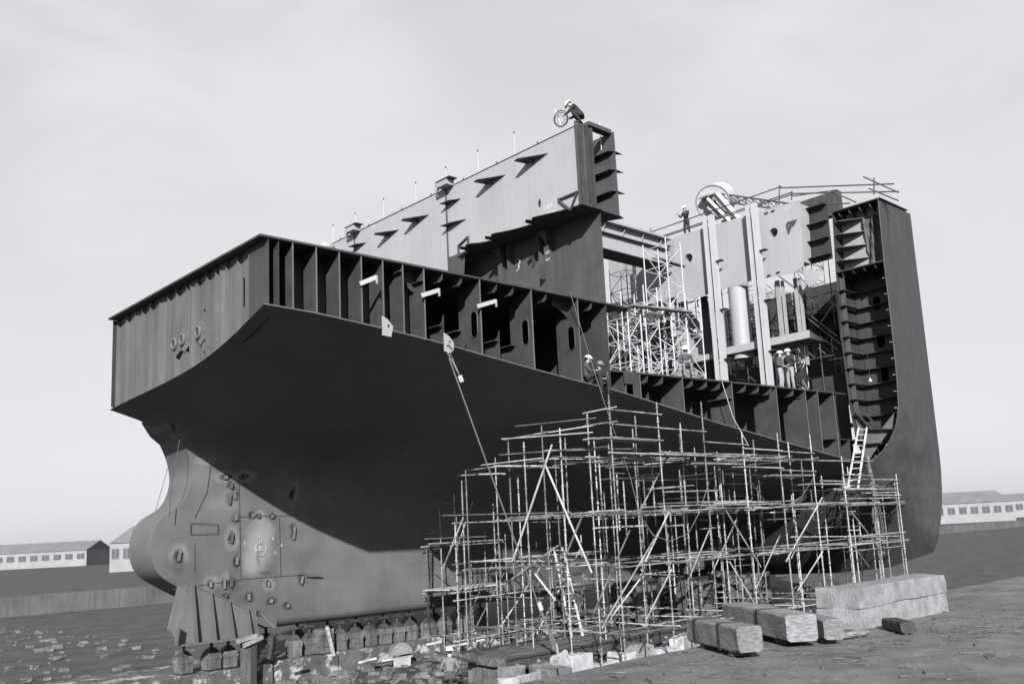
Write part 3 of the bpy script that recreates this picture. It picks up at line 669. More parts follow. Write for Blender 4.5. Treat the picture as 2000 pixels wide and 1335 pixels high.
for px0, px1, py0, py1, X, mt_ in [(1392, 1420, 570, 690, XR+1.2, 'pale_paint_2'), (1318, 1372, 612, 705, XR+2.4, 'pale_paint_2'), (1368, 1390, 580, 690, XR+1.6, 'mid_paint')]:
    A, B = PX(px0, py0, X), PX(px1, py1, X); 
    hole = [oval(lerp(A, B, .78).lerp(lerp(A, B, .78), 1), .22, .5, EY, EZ, 14)] if px0 == 1318 else []
    if hole:
        h0 = PX(1359, 660, X); hole = [oval(h0, .16, .55, EY, EZ, 14)]
        pts = [V(X, A.y, B.z), V(X, A.y, A.z-.9), V(X, lerp(A.y, B.y, .35), A.z), V(X, lerp(A.y, B.y, .65), A.z), V(X, B.y, A.z-.9), V(X, B.y, B.z)]
        MB().prism(pts, (.03, 0, 0), hole).build('arched_plate', mt_, pw)
    else: MB().box((X, B.y, B.z), (X+.03, A.y, A.z)).build('back_plate', mt_, pw)
for px, w_, py0, py1, X in [(1527, .2, 545, 660, XR+.55), (1537, .12, 545, 660, XR+.6), (1562, .16, 540, 652, XR+1.0), (1571, .12, 540, 655, XR+1.1)]:
    c = PX(px, py1, X); t_ = PX(px, py0, X)
    MB().box((X, c.y-w_/2, c.z-1.5), (X+.14, c.y+w_/2, t_.z)).build('rear_post', 'pale_paint_2', pw)
# end bay of the wall, seen edge on, and the dark beams behind
q = rp((1563, 396), (1590, 402))
MB().box((XR+.95, q[0].y-.9, PX(1570, 520, XR).z+.3), (XR+1.0, q[0].y+.4, PX(1562, 391, XR).z-.1)).build('end_web', 'inner_paint', pw)
for k in range(4):
    z = lerp(PX(1570, 520, XR).z+.5, PX(1562, 391, XR).z-.3, k/3)
    MB().box((XR+.6, q[0].y-.9, z), (XR+.945, q[0].y+.3, z+.03)).build('end_stringer', 'edge_paint', pw)
MB().prism([PX(1565, 520, XR+.2), PX(1612, 532, XR+.6), PX(1580, 560, XR+.4)], (0, .03, 0)).build('corner_gusset', 'pale_paint_2', pw)

# ================================================================== DARK INTERIOR BEHIND
it = thing('inner_hull_structure', 'dark steel beams and bulkheads deep inside the ship behind the columns', 'ship section', (48, 32, ZS))
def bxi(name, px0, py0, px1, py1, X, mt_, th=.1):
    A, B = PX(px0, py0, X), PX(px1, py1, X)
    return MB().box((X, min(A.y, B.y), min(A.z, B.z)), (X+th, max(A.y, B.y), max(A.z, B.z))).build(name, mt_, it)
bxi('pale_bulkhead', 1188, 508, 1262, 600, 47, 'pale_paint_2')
bxi('shade_toned_bulkhead', 1255, 540, 1310, 620, 46, 'mid_paint')  # darker paint stands for the shadow on the pale wall
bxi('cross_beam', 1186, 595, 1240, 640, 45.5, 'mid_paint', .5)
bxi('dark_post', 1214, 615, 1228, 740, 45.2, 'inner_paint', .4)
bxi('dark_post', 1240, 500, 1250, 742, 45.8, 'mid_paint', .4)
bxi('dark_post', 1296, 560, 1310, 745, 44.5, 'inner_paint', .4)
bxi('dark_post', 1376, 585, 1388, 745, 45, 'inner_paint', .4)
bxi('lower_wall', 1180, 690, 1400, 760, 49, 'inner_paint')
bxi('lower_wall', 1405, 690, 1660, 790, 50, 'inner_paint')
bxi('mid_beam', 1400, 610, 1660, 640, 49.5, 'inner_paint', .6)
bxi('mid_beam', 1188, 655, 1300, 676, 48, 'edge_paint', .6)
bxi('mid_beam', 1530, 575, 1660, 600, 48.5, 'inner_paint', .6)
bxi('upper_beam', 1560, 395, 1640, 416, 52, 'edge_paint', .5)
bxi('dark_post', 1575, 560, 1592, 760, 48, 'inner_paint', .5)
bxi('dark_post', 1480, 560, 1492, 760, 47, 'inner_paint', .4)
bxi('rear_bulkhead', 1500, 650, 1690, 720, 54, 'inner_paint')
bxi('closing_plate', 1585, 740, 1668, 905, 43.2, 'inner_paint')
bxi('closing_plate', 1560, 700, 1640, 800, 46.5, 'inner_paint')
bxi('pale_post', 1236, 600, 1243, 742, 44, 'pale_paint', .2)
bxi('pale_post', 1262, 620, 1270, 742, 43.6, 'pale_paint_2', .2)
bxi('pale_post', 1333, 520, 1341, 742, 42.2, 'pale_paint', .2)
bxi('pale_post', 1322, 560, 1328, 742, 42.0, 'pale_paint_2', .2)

# ================================================================== WING-TANK BLOCK (right)
wb = thing('wing_tank_block', 'dark curved side-tank block with horizontal stringers and open end', 'ship section', (XW, 20, 7))
WX1 = XW+3.0
outer = [PX(a, b, XW) for a, b in [(1715, 388), (1721, 450), (1727, 515), (1734, 570), (1740, 620), (1747, 690), (1752, 740), (1755, 790), (1753, 815), (1748, 838), (1738, 860), (1724, 880), (1708, 896), (1693, 905)]]
tail = [V(XW, 22.6, 6.45), V(XW, 25, 5.3), V(XW, 28.5, 3.7), V(XW, 31, 2.4), V(XW, 33.4, ZK)]
prof = outer + tail
full = [V(XW, 18.9, z) for z in (19.8, 18, 16.2, 14.4, 12.6, 10.8, 9.2, 7.8, 6.8, 5.9, 5.0, 4.2, 3.4, 2.9)] + [V(XW, y, z) for y, z in ((22, 2.2), (24.5, 1.95), (28, 1.88), (31, 1.85), (33.4, ZK))]
for i in range(8, 14): full[i].y += .02*(i-7)**2.1
rows = [[p.lerp(q, t)+V(3.4*t, 0, 0) for p, q in zip(prof, full)] for t in (0, .2, .4, .6, .8, 1)]
rows = [[V(p.x, p.y, p.z) for p in r_] for r_ in rows]
MB().grid(rows).build('side_shell', 'wing_paint', wb, smooth=True)
m = MB()
for p, q in zip(prof[:14], prof[1:14]): m.beam(p-V(.004, 0, 0), q-V(.004, 0, 0), .03, .03)
m.build('shell_edge', 'transom_paint', wb)
MB().prism([p+V(3.39, 0, 0) for p in full] + [V(XW+3.39, 33.4, 8), V(XW+3.39, 21.5, 8), V(XW+3.39, 21.5, 19.8)], (.02, 0, 0)).build('forward_light_stop', 'wing_paint', wb)  # unseen end plate, added to stop light leaking into the tank
inn = [PX(a, b, XW) for a, b in [(1625, 412), (1632, 530), (1645, 680), (1660, 800), (1672, 860), (1690, 902)]]
MB().grid([[p+V(dx, 0, 0) for p in inn] for dx in (0, 3.0)]).build('inner_bulkhead', 'wing_paint', wb)
zt_ = PX(1715, 388, XW).z
MB().box((XW-.03, outer[0].y-.1, zt_), (WX1, inn[0].y+.05, zt_+.05)).build('top_plate', 'wing_paint', wb)
zmid = PX(1660, 525, XW).z
MB().box((XW+.02, outer[2].y+.03, zmid-.03), (WX1, inn[1].y-.03, zmid+.03)).build('tween_plate', 'wing_paint', wb)
def py_at(loop, z):
    for a, b in zip(loop, loop[1:]):
        if (a.z-z)*(b.z-z) <= 0 and a.z != b.z: return lerp(a.y, b.y, (z-a.z)/(b.z-a.z))
    return loop[-1].y
XU, XL = XW+.85, XW+1.7
zz = [lerp(zt_-.02, zmid+.04, i/6) for i in range(7)]
MB().prism([V(XU, py_at(outer, z)+.03, z) for z in zz] + [V(XU, py_at(inn, z)-.03, z) for z in zz[::-1]], (.03, 0, 0)).build('upper_web', 'pale_paint_2', wb)
zz = [lerp(zmid-.04, 8.2, i/14) for i in range(15)]
cy = (outer[4].y+inn[2].y)/2
mh = [oval(V(XL, cy+.1, z), .2, .36, EY, EZ, 14) for z in (15.2, 13.3, 11.6)]
MB().prism([V(XL, py_at(outer, z)+.03, z) for z in zz] + [V(XL, py_at(inn, z)-.03, z) for z in zz[::-1]], (.03, 0, 0), mh).build('lower_web', 'wing_paint', wb)
for k in range(4):
    z = lerp(zt_-.5, zmid+.55, k/3); yi, yo = py_at(inn, z), py_at(outer, z)
    MB().prism([V(XW+.06, yi-.03, z), V(XW+.06, yi-.32, z), V(XU-.01, yi-1.5, z), V(XU-.01, yi-.03, z)], (0, 0, .03)).build('stringer', 'mid_paint', wb)
for k in range(4):
    y = lerp(outer[0].y+.5, inn[0].y-.3, k/3); MB().prism([V(XW+.1, y, zt_-.01), V(XW+.8, y, zt_-.01), V(XW+.8, y, zt_-.4), V(XW+.1, y, zt_-.2)], (0, .03, 0)).build('roof_beam', 'mid_paint', wb)
for k in range(4):
    y = lerp(outer[2].y+.5, inn[1].y-.3, k/3); MB().prism([V(XW+.1, y, zmid-.04), V(XL-.1, y, zmid-.04), V(XL-.1, y, zmid-.4), V(XW+.1, y, zmid-.2)], (0, .03, 0)).build('roof_beam', 'wing_paint', wb)
for k in range(9):
    z = lerp(zmid-.95, 9.6, k/8); yi, yo = py_at(inn, z), py_at(outer, z)
    s_ = MB().box((XL-.3, yo+.05, z), (XL-.01, yi-.05, z+.03)).build('stringer', 'wing_paint', wb)
    MB().prism([V(XW+.02, yi-.04, z), V(XW+.02, yi-.33, z), V(XL-.31, yi-.33, z), V(XL-.31, yi-.04, z)], (0, 0, .03)).build('stringer', 'wing_paint', wb)
    MB().box((XW+.25, yi-.30, z+.03), (XW+.28, yi-.04, z+.7)).build('stringer_tab', 'mid_paint', wb)
    MB().tube(V(XW+.05, yo+.03, z+.1), V(XW+.05, yo+.2, z+.12), .014, n=5).build('shell_pin', 'tube_pale', wb)
MB().box((WX1-.05, outer[2].y+.06, 8.6), (WX1-.02, inn[2].y-.1, zt_-.02)).build('manhole_backing', 'wing_paint', wb)  # dark plate added behind the manholes to shut out the bright sky
# crumpled sheet hanging in the upper bay
m = MB(); rr = random.Random(5)
y0, y1 = outer[1].y+.15, outer[1].y+1.15
m.grid([[V(XU-.12+.10*math.sin(i*1.3+j*.4)+rr.uniform(-.05, .05), lerp(y0, y1, i/11), lerp(zmid+.08, zt_-.45, j/9)) for j in range(10)] for i in range(12)])
m.build('hanging_sheet', 'mid_paint', wb, smooth=False, solid=.01)
# bottom brackets
def wpx(*a): return [PX(x, y, XW+.25) for x, y in a]
MB().prism(wpx((1668, 808), (1674, 803), (1700, 838), (1738, 838), (1700, 893), (1690, 897)), (.03, 0, 0)).build('floor_bracket', 'transom_paint', wb)
MB().prism(wpx((1722, 836), (1746, 806), (1742, 838)), (.03, 0, 0)).build('floor_bracket', 'transom_paint', wb)
for a, b in [((1673, 805), (1702, 838)), ((1702, 838), (1745, 837)), ((1672, 868), (1722, 864)), ((1690, 806), (1712, 832))]:
    p, q = PX(*a, XW+.12), PX(*b, XW+.12); MB().beam(p, q, .22, .035).build('bracket_flange', 'wing_paint', wb)
# low lamp hanging in the tank
lp_ = PX(1700, 745, XL-.4); lt = thing('work_lamp', 'small white conical work lamp hanging in the dark side tank', 'lamp', lp_)
MB().tube(lp_, lp_+V(0, 0, .2), .1, .02, n=12).build('shade', 'tube_pale', lt); MB().tube(lp_+V(0, 0, .2), lp_+V(0, 0, 2.0), .01, n=5).build('cord', 'iron', lt)

# tangle of tubes inside
tg = thing('inner_scaffold', 'tangle of thin scaffold tubes filling the dark space behind the columns', 'scaffold', (46, 30, ZS))
r9 = random.Random(9)
for k in range(150):
    X = r9.uniform(42.5, 49); px = r9.uniform(1195, 1650); py = r9.uniform(560, 750)
    a = PX(px, py, X); L_ = r9.uniform(1, 4)
    d = r9.choice([V(0, 1, 0), V(0, 1, 0), V(0, 0, 1), V(0, 0, 1), V(0, .7, .7), V(0, -.7, .7)])
    if a.z < ZS: continue
    MB().tube(a-d*L_/2, a+d*L_/2, .032, n=5).build('tube', r9.choice(['galv', 'tube_dark', 'tube_dark', 'tube_pale']), tg)

dr_ = PY(1632, 874, 21.6)
dm = thing('paint_drum', 'small white paint drum on the ledge by the ladder head', 'drum', dr_)
MB().tube(dr_, dr_+V(0, 0, .62), .17, n=14).build('barrel', 'tube_pale', dm); MB().tube(dr_+V(0, 0, .62), dr_+V(0, 0, .66), .18, n=14).build('lid', 'galv', dm)

# ================================================================== FRONT SCAFFOLD UNDER THE HULL
TR = .0245
rq = random.Random(2)
def gm(mt_): return rq.choice(['galv', 'galv', 'galv_dull', 'galv_bright']) if mt_ == 'galv' else mt_
def standard(parent, x, y, z0, z1, mt_='galv', r_=TR, node=.5, lean=0):
    m = MB(); m.tube(V(x, y, z0), V(x+lean, y, z1), r_, n=8)
    z = z0+.3
    while z < z1-.1:
        f = (z-z0)/(z1-z0)
        m.tube(V(x+lean*f, y, z-.03), V(x+lean*f, y, z+.0), r_*1.3, r_*2.5, n=8); m.tube(V(x+lean*f, y, z), V(x+lean*f, y, z+.035), r_*2.5, r_*1.2, n=8)
        z += node
    return m.build('standard', gm(mt_), parent)
def tube(parent, name, p, q, mt_='galv', r_=TR): return MB().tube(p, q, r_, n=8).build(name, gm(mt_), parent)
sf = thing('front_scaffold', 'big tube scaffold standing along the quay under the ship side', 'scaffold', (29, 21, .9))
BX = [22.45+2.5*i for i in range(9)]
RY = [19.85, 20.95, 22.95, 24.9, 27.2]
TOP0 = [9.13, 9.02, 9.19, 8.19, 8.24, 8.27, 7.4, 7.46, 6.67]
def ceil_z(x, y): return under_z(x, y)-.35 if y > side_y(x)-.3 else 99
rs = random.Random(11)
tops = {}
for i, x in enumerate(BX):
    for j, y in enumerate(RY):
        if j >= 3 and i > 6: continue
        z1 = TOP0[i] if j == 0 else min(TOP0[i]-.1-.35*j+rs.uniform(-.5, .3), ceil_z(x, y))
        z0 = .9 if y < 20.3 and x > 26.5 else (.02 if y < 22.7 or y > 25.1 else .92)
        xx = x + (0 if j == 0 else rs.uniform(-.12, .12))
        tops[i, j] = (xx, z1); standard(sf, xx, y, z0, z1, lean=rs.uniform(-.05, .05))
        if j in (1, 2) and rs.random() < .6:
            zt = min(z1-.3, ceil_z(x+1.2, y)); standard(sf, xx+1.2+rs.uniform(-.2, .2), y+.25, z0 if rs.random() < .5 else z1-3.4, zt-rs.uniform(0, 1.2), lean=rs.uniform(-.05, .05))
LIFT = [1.45, 3.55, 5.30, 7.2]
GUARD = [[8.62, 8.15, 7.72], [8.12, 7.3], [7.72, 7.3], [7.55, 6.85], [7.5, 6.75], [7.4, 6.2], [6.6, 6.0], [6.4, 5.7]]
for i in range(8):
    for j in range(5):
        if j >= 3 and i > 5: continue
        for z in LIFT:
            xa, za_ = tops[i, j]; xb_, zb_ = tops[i+1, j] if (i+1, j) in tops else (xa+2.5, 0)
            if z > min(za_, zb_): continue
            if rs.random() < (.12 if j < 2 else .4) and j: continue
            e = .18+rs.uniform(0, .25)
            dz = rs.uniform(-.03, .03)
            tube(sf, 'ledger', V(xa-e*.6, RY[j]-.05, z+dz), V(xb_+e, RY[j]-.05, z+dz+rs.uniform(-.02, .05)))
            if j < 2 and rs.random() < .45 and z > 2: tube(sf, 'ledger', V(xa-e, RY[j]+.06, z+.25), V(xb_+e, RY[j]+.06, z+.28))
    for z in GUARD[i]:
        if z < min(tops[i, 0][1], tops[i+1, 0][1]): tube(sf, 'guard_rail', V(BX[i]-.12, RY[0]-.06, z), V(BX[i+1]+.12, RY[0]-.06, z-.03))
        if z < min(tops[i, 1][1], tops[i+1, 1][1]) and rs.random() < .7: tube(sf, 'guard_rail', V(BX[i]-.2, RY[1]-.06, z-.18), V(BX[i+1]+.2, RY[1]-.06, z-.2))
for i in range(9):
    for z in LIFT + ([8.15, 8.62] if i == 0 else []):
        y1 = RY[0]
        for j in range(4):
            if (i, j+1) in tops and z < min(tops[i, j][1], tops[i, j+1][1])+.02 and rs.random() < .9:
                tube(sf, 'transom', V(tops[i, j][0]+.06, RY[j]-.25, z+.07), V(tops[i, j+1][0]+.06, RY[j+1]+.25, z+.07+rs.uniform(-.04, .04)))
# outrunning left arm (across the ship), following the hull up
for px, py, ex, ey in [(1007, 832, 1163, 816), (980, 857, 1157, 844), (975, 888, 1075, 878), (1065, 880, 1165, 870), (975, 912, 1185, 904), (945, 898, 1060, 894), (890, 928, 980, 924), (865, 1006, 1110, 1000), (960, 1008, 1297, 1000), (1000, 1093, 1297, 1110), (1297, 1003, 1600, 970)]:
    pass
for k, (pa, pb) in enumerate([((1007, 832), (1163, 816)), ((980, 857), (1157, 844)), ((975, 888), (1185, 872)), ((940, 908), (1060, 894)), ((893, 928), (980, 924)), ((865, 1006), (1115, 1000)), ((830, 1052), (950, 1047))]):
    X = BX[0]-.05
    tube(sf, 'ledger', PX(*pa, X), PX(*pb, X))
for (xa, ya, za_) in [(BX[0], 27.6, 6.9), (BX[0], 25.6, 7.6), (BX[0]-.02, 24.0, 8.0), (BX[0]+.02, 22.2, 8.3)]:
    standard(sf, xa, ya, .02, min(za_, ceil_z(xa, ya)))
for i, y in enumerate((27.6, 25.6)):
    for z in (3.55, 5.3): tube(sf, 'ledger', V(BX[0]-.1, y, z), V(BX[1]+.2, y, z+.03))
for pa, pb, y in [((1307, 998), (1260, 1096), 0), ((1312, 1110), (1260, 1214), 0), ((1385, 1035), (1344, 1133), 0), ((1418, 997), (1486, 1106), 0), ((1425, 1096), (1481, 1190), 0), ((1523, 1045), (1476, 1150), 0), ((1606, 971), (1535, 1096), 0), ((1661, 997), (1727, 1081), 0), ((1668, 1067), (1697, 1106), 0), ((1607, 1076), (1558, 1153), 0), ((1309, 880), (1254, 990), .9), ((1230, 1035), (1160, 1195), .9), ((1297, 1020), (1175, 1225), 0), ((1250, 1130), (1176, 1228), .3), ((1440, 1010), (1390, 1120), 1.0), ((1590, 1000), (1545, 1090), 1.1)]:
    tube(sf, 'brace', PY(*pa, RY[0]-.1+y), PY(*pb, RY[0]-.1+y))
X = BX[0]-.15
for pa, pb in [((1078, 868), (1002, 1093)), ((1064, 905), (1156, 1118)), ((1140, 1000), (1105, 1085)), ((905, 1010), (865, 1110)), ((1045, 1120), (1085, 1172)), ((1000, 1130), (1090, 1065))]:
    tube(sf, 'brace', PX(*pa, X), PX(*pb, X), r_=.034)
# planks
def plank(parent, p, q, wd=.23, th=.05, mt_='plank'):
    return MB().beam(p, q, wd, th).build('plank', mt_, parent)
for i, z, dy in [(0, 7.66, 0), (1, 7.2, 0), (2, 6.9, .1), (3, 6.8, 0), (4, 6.5, 0), (5, 6.15, 0), (6, 5.9, 0), (7, 5.75, 0), (1, 5.4, 0), (2, 5.4, 0), (3, 5.38, 0), (5, 5.36, 0)]:
    for k in range(3):
        y = RY[0]+.22+.27*k; e0, e1 = rs.uniform(.1, .5), rs.uniform(0, .4)
        plank(sf, V(BX[i]-e0, y, z+.06), V(BX[i+1]+e1, y+rs.uniform(-.04, .04), z+.06+rs.uniform(-.02, .03)))
for pa, pb, y in [((968, 910), (1060, 908), 24.5), ((930, 926), (982, 924), 26), ((1065, 880), (1150, 872), 23), ((1168, 1030), (1255, 1026), 22.5), ((1420, 945), (1485, 942), 21.2), ((1300, 960), (1400, 956), 21.3), ((1350, 980), (1460, 978), 21.8), ((1640, 985), (1750, 980), 20.4), ((1660, 1003), (1725, 1003), 20.8), ((1510, 1000), (1590, 994), 21.8), ((1220, 900), (1330, 896), 21.5), ((1180, 935), (1280, 928), 22.2)]:
    a, b = PY(*pa, y), PY(*pb, y); b.z = a.z+(b.z-a.z)*.5; plank(sf, a, b, .3, .05, rs.choice(['plank', 'plank_pale']))
for pa, pb, y in [((1190, 887), (1297, 887), 21), ((1183, 912), (1290, 910), 22.6), ((1240, 930), (1287, 924), 22), ((1330, 930), (1400, 922), 20.9), ((1240, 938), (1400, 934), 21.4), ((1255, 955), (1335, 950), 22.5), ((1405, 970), (1475, 966), 21.6), ((1540, 988), (1590, 984), 21), ((1480, 1015), (1590, 1010), 21.4), ((1545, 1048), (1755, 1046), 20.9), ((1560, 1063), (1655, 1064), 20.8), ((1300, 974), (1380, 970), 22.6), ((1150, 878), (1235, 876), 22.5), ((1590, 1030), (1690, 1026), 21.2), ((1615, 955), (1757, 948), 20.6), ((1640, 972), (1757, 966), 20.4)]:
    tube(sf, 'putlog', PY(*pa, y), PY(*pb, y))
for k in range(46):
    x, y, z = rs.uniform(23, 42), rs.uniform(20.2, 25.5), rs.uniform(2.0, 7.6)
    if z > ceil_z(x, y)-.2: continue
    L_ = rs.uniform(.6, 2.2)
    if rs.random() < .3: tube(sf, 'putlog', V(x, y-L_/2, z), V(x+.03, y+L_/2, z+.03))
    elif rs.random() < .7: tube(sf, 'putlog', V(x-L_/2, y, z), V(x+L_/2, y, z+rs.uniform(-.04, .04)))
    else: standard(sf, x, y, max(.1, z-1.5), min(z+.3, ceil_z(x, y)-.1))
for px, py, y in [(1240, 812, 21.1), (1327, 840, 21.1)]:
    a = PY(px, py, y); standard(sf, a.x, a.y, a.z-1.0, a.z)

for k in range(26):          # loose boards laid on the lifts
    i = rs.randrange(0, 7); j = rs.randrange(0, 3); z = rs.choice([3.55, 5.3, 5.3, 7.2])+.09
    x0 = BX[i]+rs.uniform(-.4, .6); y = RY[j]+rs.uniform(.15, RY[j+1]-RY[j]-.1)
    if z > ceil_z(x0+1, y)-.3 or z > TOP0[i]-.5: continue
    plank(sf, V(x0, y, z), V(x0+rs.uniform(2.0, 3.4), y+rs.uniform(-.15, .15), z+rs.uniform(-.03, .05)), .23, .045, rs.choice(['plank', 'plank', 'plank_pale', 'block_timber']))
# ---- square tower by the skeg
tw = thing('tower_scaffold', 'narrow tube scaffold tower with two plank platforms beside the bright skeg', 'scaffold', (24.5, 30.5, 0))
TX, TY = [24.46, 26.6], [30.45, 31.25]
F = V(24.3, 30.35, 0)
tX = [23.9, 26.2]; tY = [29.7, 31.4]
def twp(px): return None
corner = PY(898, 1278, 30.3); left = PY(833, 1283, 31.75)
gx = [corner.x, corner.x+2.35]; gy = [30.3, 31.05, 31.8]
twt = {(0, 0): 7.6, (1, 0): 6.2, (0, 1): 6.9, (0, 2): 6.2, (1, 2): 5.9, (1, 1): 5.0}
for (i, j), z1 in twt.items(): standard(tw, gx[i]-.18*j, gy[j], .02, z1, lean=rs.uniform(-.04, .04))
for z in (.75, 2.55, 4.45, 6.1):
    for j in (0, 2):
        if z < 6.5: tube(tw, 'ledger', V(gx[0]-.35-.18*j, gy[j]-.05, z), V(gx[1]+.3, gy[j]-.05, z+.02))
    for i in (0, 1): tube(tw, 'transom', V(gx[i]+.05, gy[0]-.3, z+.07), V(gx[i]+.05-.36, gy[2]+.2, z+.07))
tube(tw, 'guard_rail', V(gx[0]-.2, gy[0]-.06, 5.35), V(gx[1]+.2, gy[0]-.06, 5.4)); tube(tw, 'guard_rail', V(gx[0]-.5, gy[2]-.06, 5.0), V(gx[1]+.2, gy[2]-.06, 5.02))
tube(tw, 'brace', V(gx[0], gy[0]-.08, .9), V(gx[1], gy[0]-.08, 4.3)); tube(tw, 'brace', V(gx[0]+.9, gy[0]-.1, 6.2), V(gx[0]+.0, gy[0]-.1, 4.4))
for k in range(5): plank(tw, V(gx[0]-.45-.06*k, gy[0]+.12+.3*k, 2.68), V(gx[1]+.35, gy[0]+.12+.3*k, 2.70+rs.uniform(0, .03)), .27, .05, 'plank_pale')
for k in range(4): plank(tw, V(gx[0]-.5, gy[0]+.2+.3*k, 4.57), V(gx[1]+.3, gy[0]+.2+.3*k, 4.58), .27, .05, 'plank')

# ---- link bays between tower and front scaffold
lk = thing('link_scaffold', 'low link of crossed scaffold tubes between the tower and the quay scaffold', 'scaffold', (25.5, 27.5, 0))
for x, y, z1 in [(23.2, 29.0, 5.6), (25.4, 28.6, 4.8), (26.6, 27.2, 5.2), (24.2, 27.8, 6.0), (27.8, 29.2, 4.4), (29.6, 28.3, 4.6)]:
    standard(lk, x, y, .02, min(z1, ceil_z(x, y)), lean=rs.uniform(-.06, .06))
for z in (.9, 2.4, 3.75):
    tube(lk, 'ledger', V(22.4, 28.3, z), V(29.8, 28.7, z+.1)); tube(lk, 'ledger', V(23.0, 27.2, z+.1), V(29.0, 27.1, z+.15))
    tube(lk, 'transom', V(24.2, 25.2, z), V(24.0, 29.2, z+.05)); tube(lk, 'transom', V(26.8, 25.0, z+.12), V(26.8, 29.4, z+.1))
for a, b in [((23.2, 29, .2), (25.4, 28.6, 3.4)), ((25.8, 25.4, .3), (28.6, 27, 3.9)), ((26.6, 27.2, 4.0), (24.2, 27.8, 1.2)), ((29.4, 28.2, 4), (27.5, 29.2, .6))]:
    tube(lk, 'brace', V(*a), V(*b))

# ---- far right bays
fr = thing('end_scaffold', 'lashed scaffold bays with loose ropes below the curved side tank', 'scaffold', (42, 20, .9))
for px, pt in [(1695, 890), (1702, 915), (1745, 925), (1722, 960)]:
    a = PY(px, pt, 20.2); standard(fr, a.x, 20.2, .9, a.z, lean=.0)
    standard(fr, a.x+.8, 22.0, .9, a.z-.5)
for py in (933, 955, 985, 1046, 1075):
    a, b = PY(1650, py+2, 20.1), PY(1758, py, 20.1); tube(fr, 'ledger', a, V(b.x+.6, b.y, a.z))
for k in range(7):
    a, b = PY(1693+k*2, 905+5*k, 20.0), PY(1703+4*k, 1010+12*k, 20.0)
    MB().path([lerp(a, b, t)+V(.12*math.sin(t*3.1+k), -.1*math.sin(t*3.1), -.05*math.sin(t*6)) for t in [i/6 for i in range(7)]], .014, 5).build('hanging_rope', 'rope', fr)
for k in range(3): plank(fr, V(39.3, 20.3+.28*k, 6.0), V(43.4, 20.3+.28*k, 6.02))

# ================================================================== SHORING TOWERS ON THE LOWER DECK
def xtower(label, cx, cy, z0, z1, sx_, sy_, lift, mt_, r_=.026, group=None):
    t = thing('shoring_tower', label, 'scaffold', (cx, cy, z0), group)
    P = [(cx-sx_/2, cy-sy_/2), (cx+sx_/2, cy-sy_/2), (cx+sx_/2, cy+sy_/2), (cx-sx_/2, cy+sy_/2)]
    for x, y in P: MB().tube(V(x, y, z0), V(x, y, z1), r_*1.15, n=6).build('standard', mt_, t)
    n_ = max(1, int((z1-z0)/lift))
    for k in range(n_):
        za_, zb_ = z0+.1+k*lift, z0+.1+(k+1)*lift
        for s in range(4):
            a, b = P[s], P[(s+1) % 4]
            if (k+s) % 2: a, b = b, a
            MB().tube(V(*a, za_), V(*b, zb_), r_*.8, n=5).build('brace', mt_, t)
            MB().tube(V(*a, zb_), V(*b, zb_), r_*.8, n=5).build('ledger', mt_, t)
    return t
def at_y(px, y): return PY(px, 735, y).x
G = 'braced shoring towers on the lower deck'
def tower_px(label, pxa, pxb, ytop, y, mt_, lift=.95, G=G, r_=.026):
    xa, xb_ = PY(pxa, 650, y).x, PY(pxb, 650, y).x
    z1 = PY((pxa+pxb)/2, ytop, y).z
    sx_ = min(1.6, (xb_-xa)*.62); 
    return xtower(label, (xa+xb_)/2, y+.7, ZS, z1, sx_, 1.3, lift, mt_, r_, G)
tower_px('white braced tower under a sagging plank deck next to the bulkhead edge', 1222, 1262, 612, 24.2, 'tube_pale')
tower_px('white braced tower, the shorter of the pair linked by planks', 1256, 1298, 560, 24.6, 'tube_pale')
tower_px('tallest white braced tower standing before the panelled wall', 1306, 1352, 472, 24.4, 'tube_pale')
tower_px('white braced tower behind the seated man with folded hands', 1336, 1382, 578, 24.9, 'tube_pale')
tower_px('dark braced tower with small platform beside the pale bulkhead', 1226, 1262, 520, 33, 'tube_dark', 1.1)
tower_px('grey braced tower half hidden at the bulkhead edge', 1190, 1216, 600, 35, 'tube_dark', .9)
tower_px('dark braced tower right behind the round pillar', 1462, 1500, 560, 34, 'tube_dark', .9)
tower_px('dark braced tower between the two pale double columns', 1405, 1440, 590, 36, 'tube_dark', .9)
tower_px('grey braced tower behind the walkway end', 1530, 1572, 560, 31, 'tube_dark', .9)
tower_px('grey braced tower between wall and side tank', 1590, 1632, 480, 30, 'tube_dark', 1.0)
tower_px('white braced tower behind the two standing men', 1548, 1576, 672, 24.6, 'tube_pale', .8)
tower_px('dim braced tower below the walkway beside the tall columns', 1425, 1470, 690, 30, 'tube_dark', .8)
tower_px('far pale braced tower deep below the girder', 1262, 1300, 610, 38, 'galv', .9)
tower_px('far pale braced tower behind the walkway posts', 1500, 1535, 560, 41, 'galv', .9)
tower_px('far pale braced tower nearest the dark side tank', 1600, 1640, 570, 40, 'galv', .9)
pf = thing('plank_platform', 'dark sagging plank platform slung between the white braced towers', 'platform', (31, 25, 14))
for k in range(4):
    a, b = PY(1232, 596, 24.3+.35*k), PY(1345, 566, 24.3+.35*k); a.y = b.y = 24.3+.35*k; zz_ = a.z
    plank(pf, V(a.x, a.y, zz_), V(b.x, b.y, zz_+.25), .3, .07, 'plank')
pf2 = thing('plank_platform', 'small plank stage at the girder end by the tallest tower', 'platform', (36, 28, 17))
for k in range(3):
    a, b = PY(1278, 502, 27+.35*k), PY(1335, 516, 27+.35*k); plank(pf2, a, V(b.x, a.y, a.z-.1), .3, .08, 'plank')
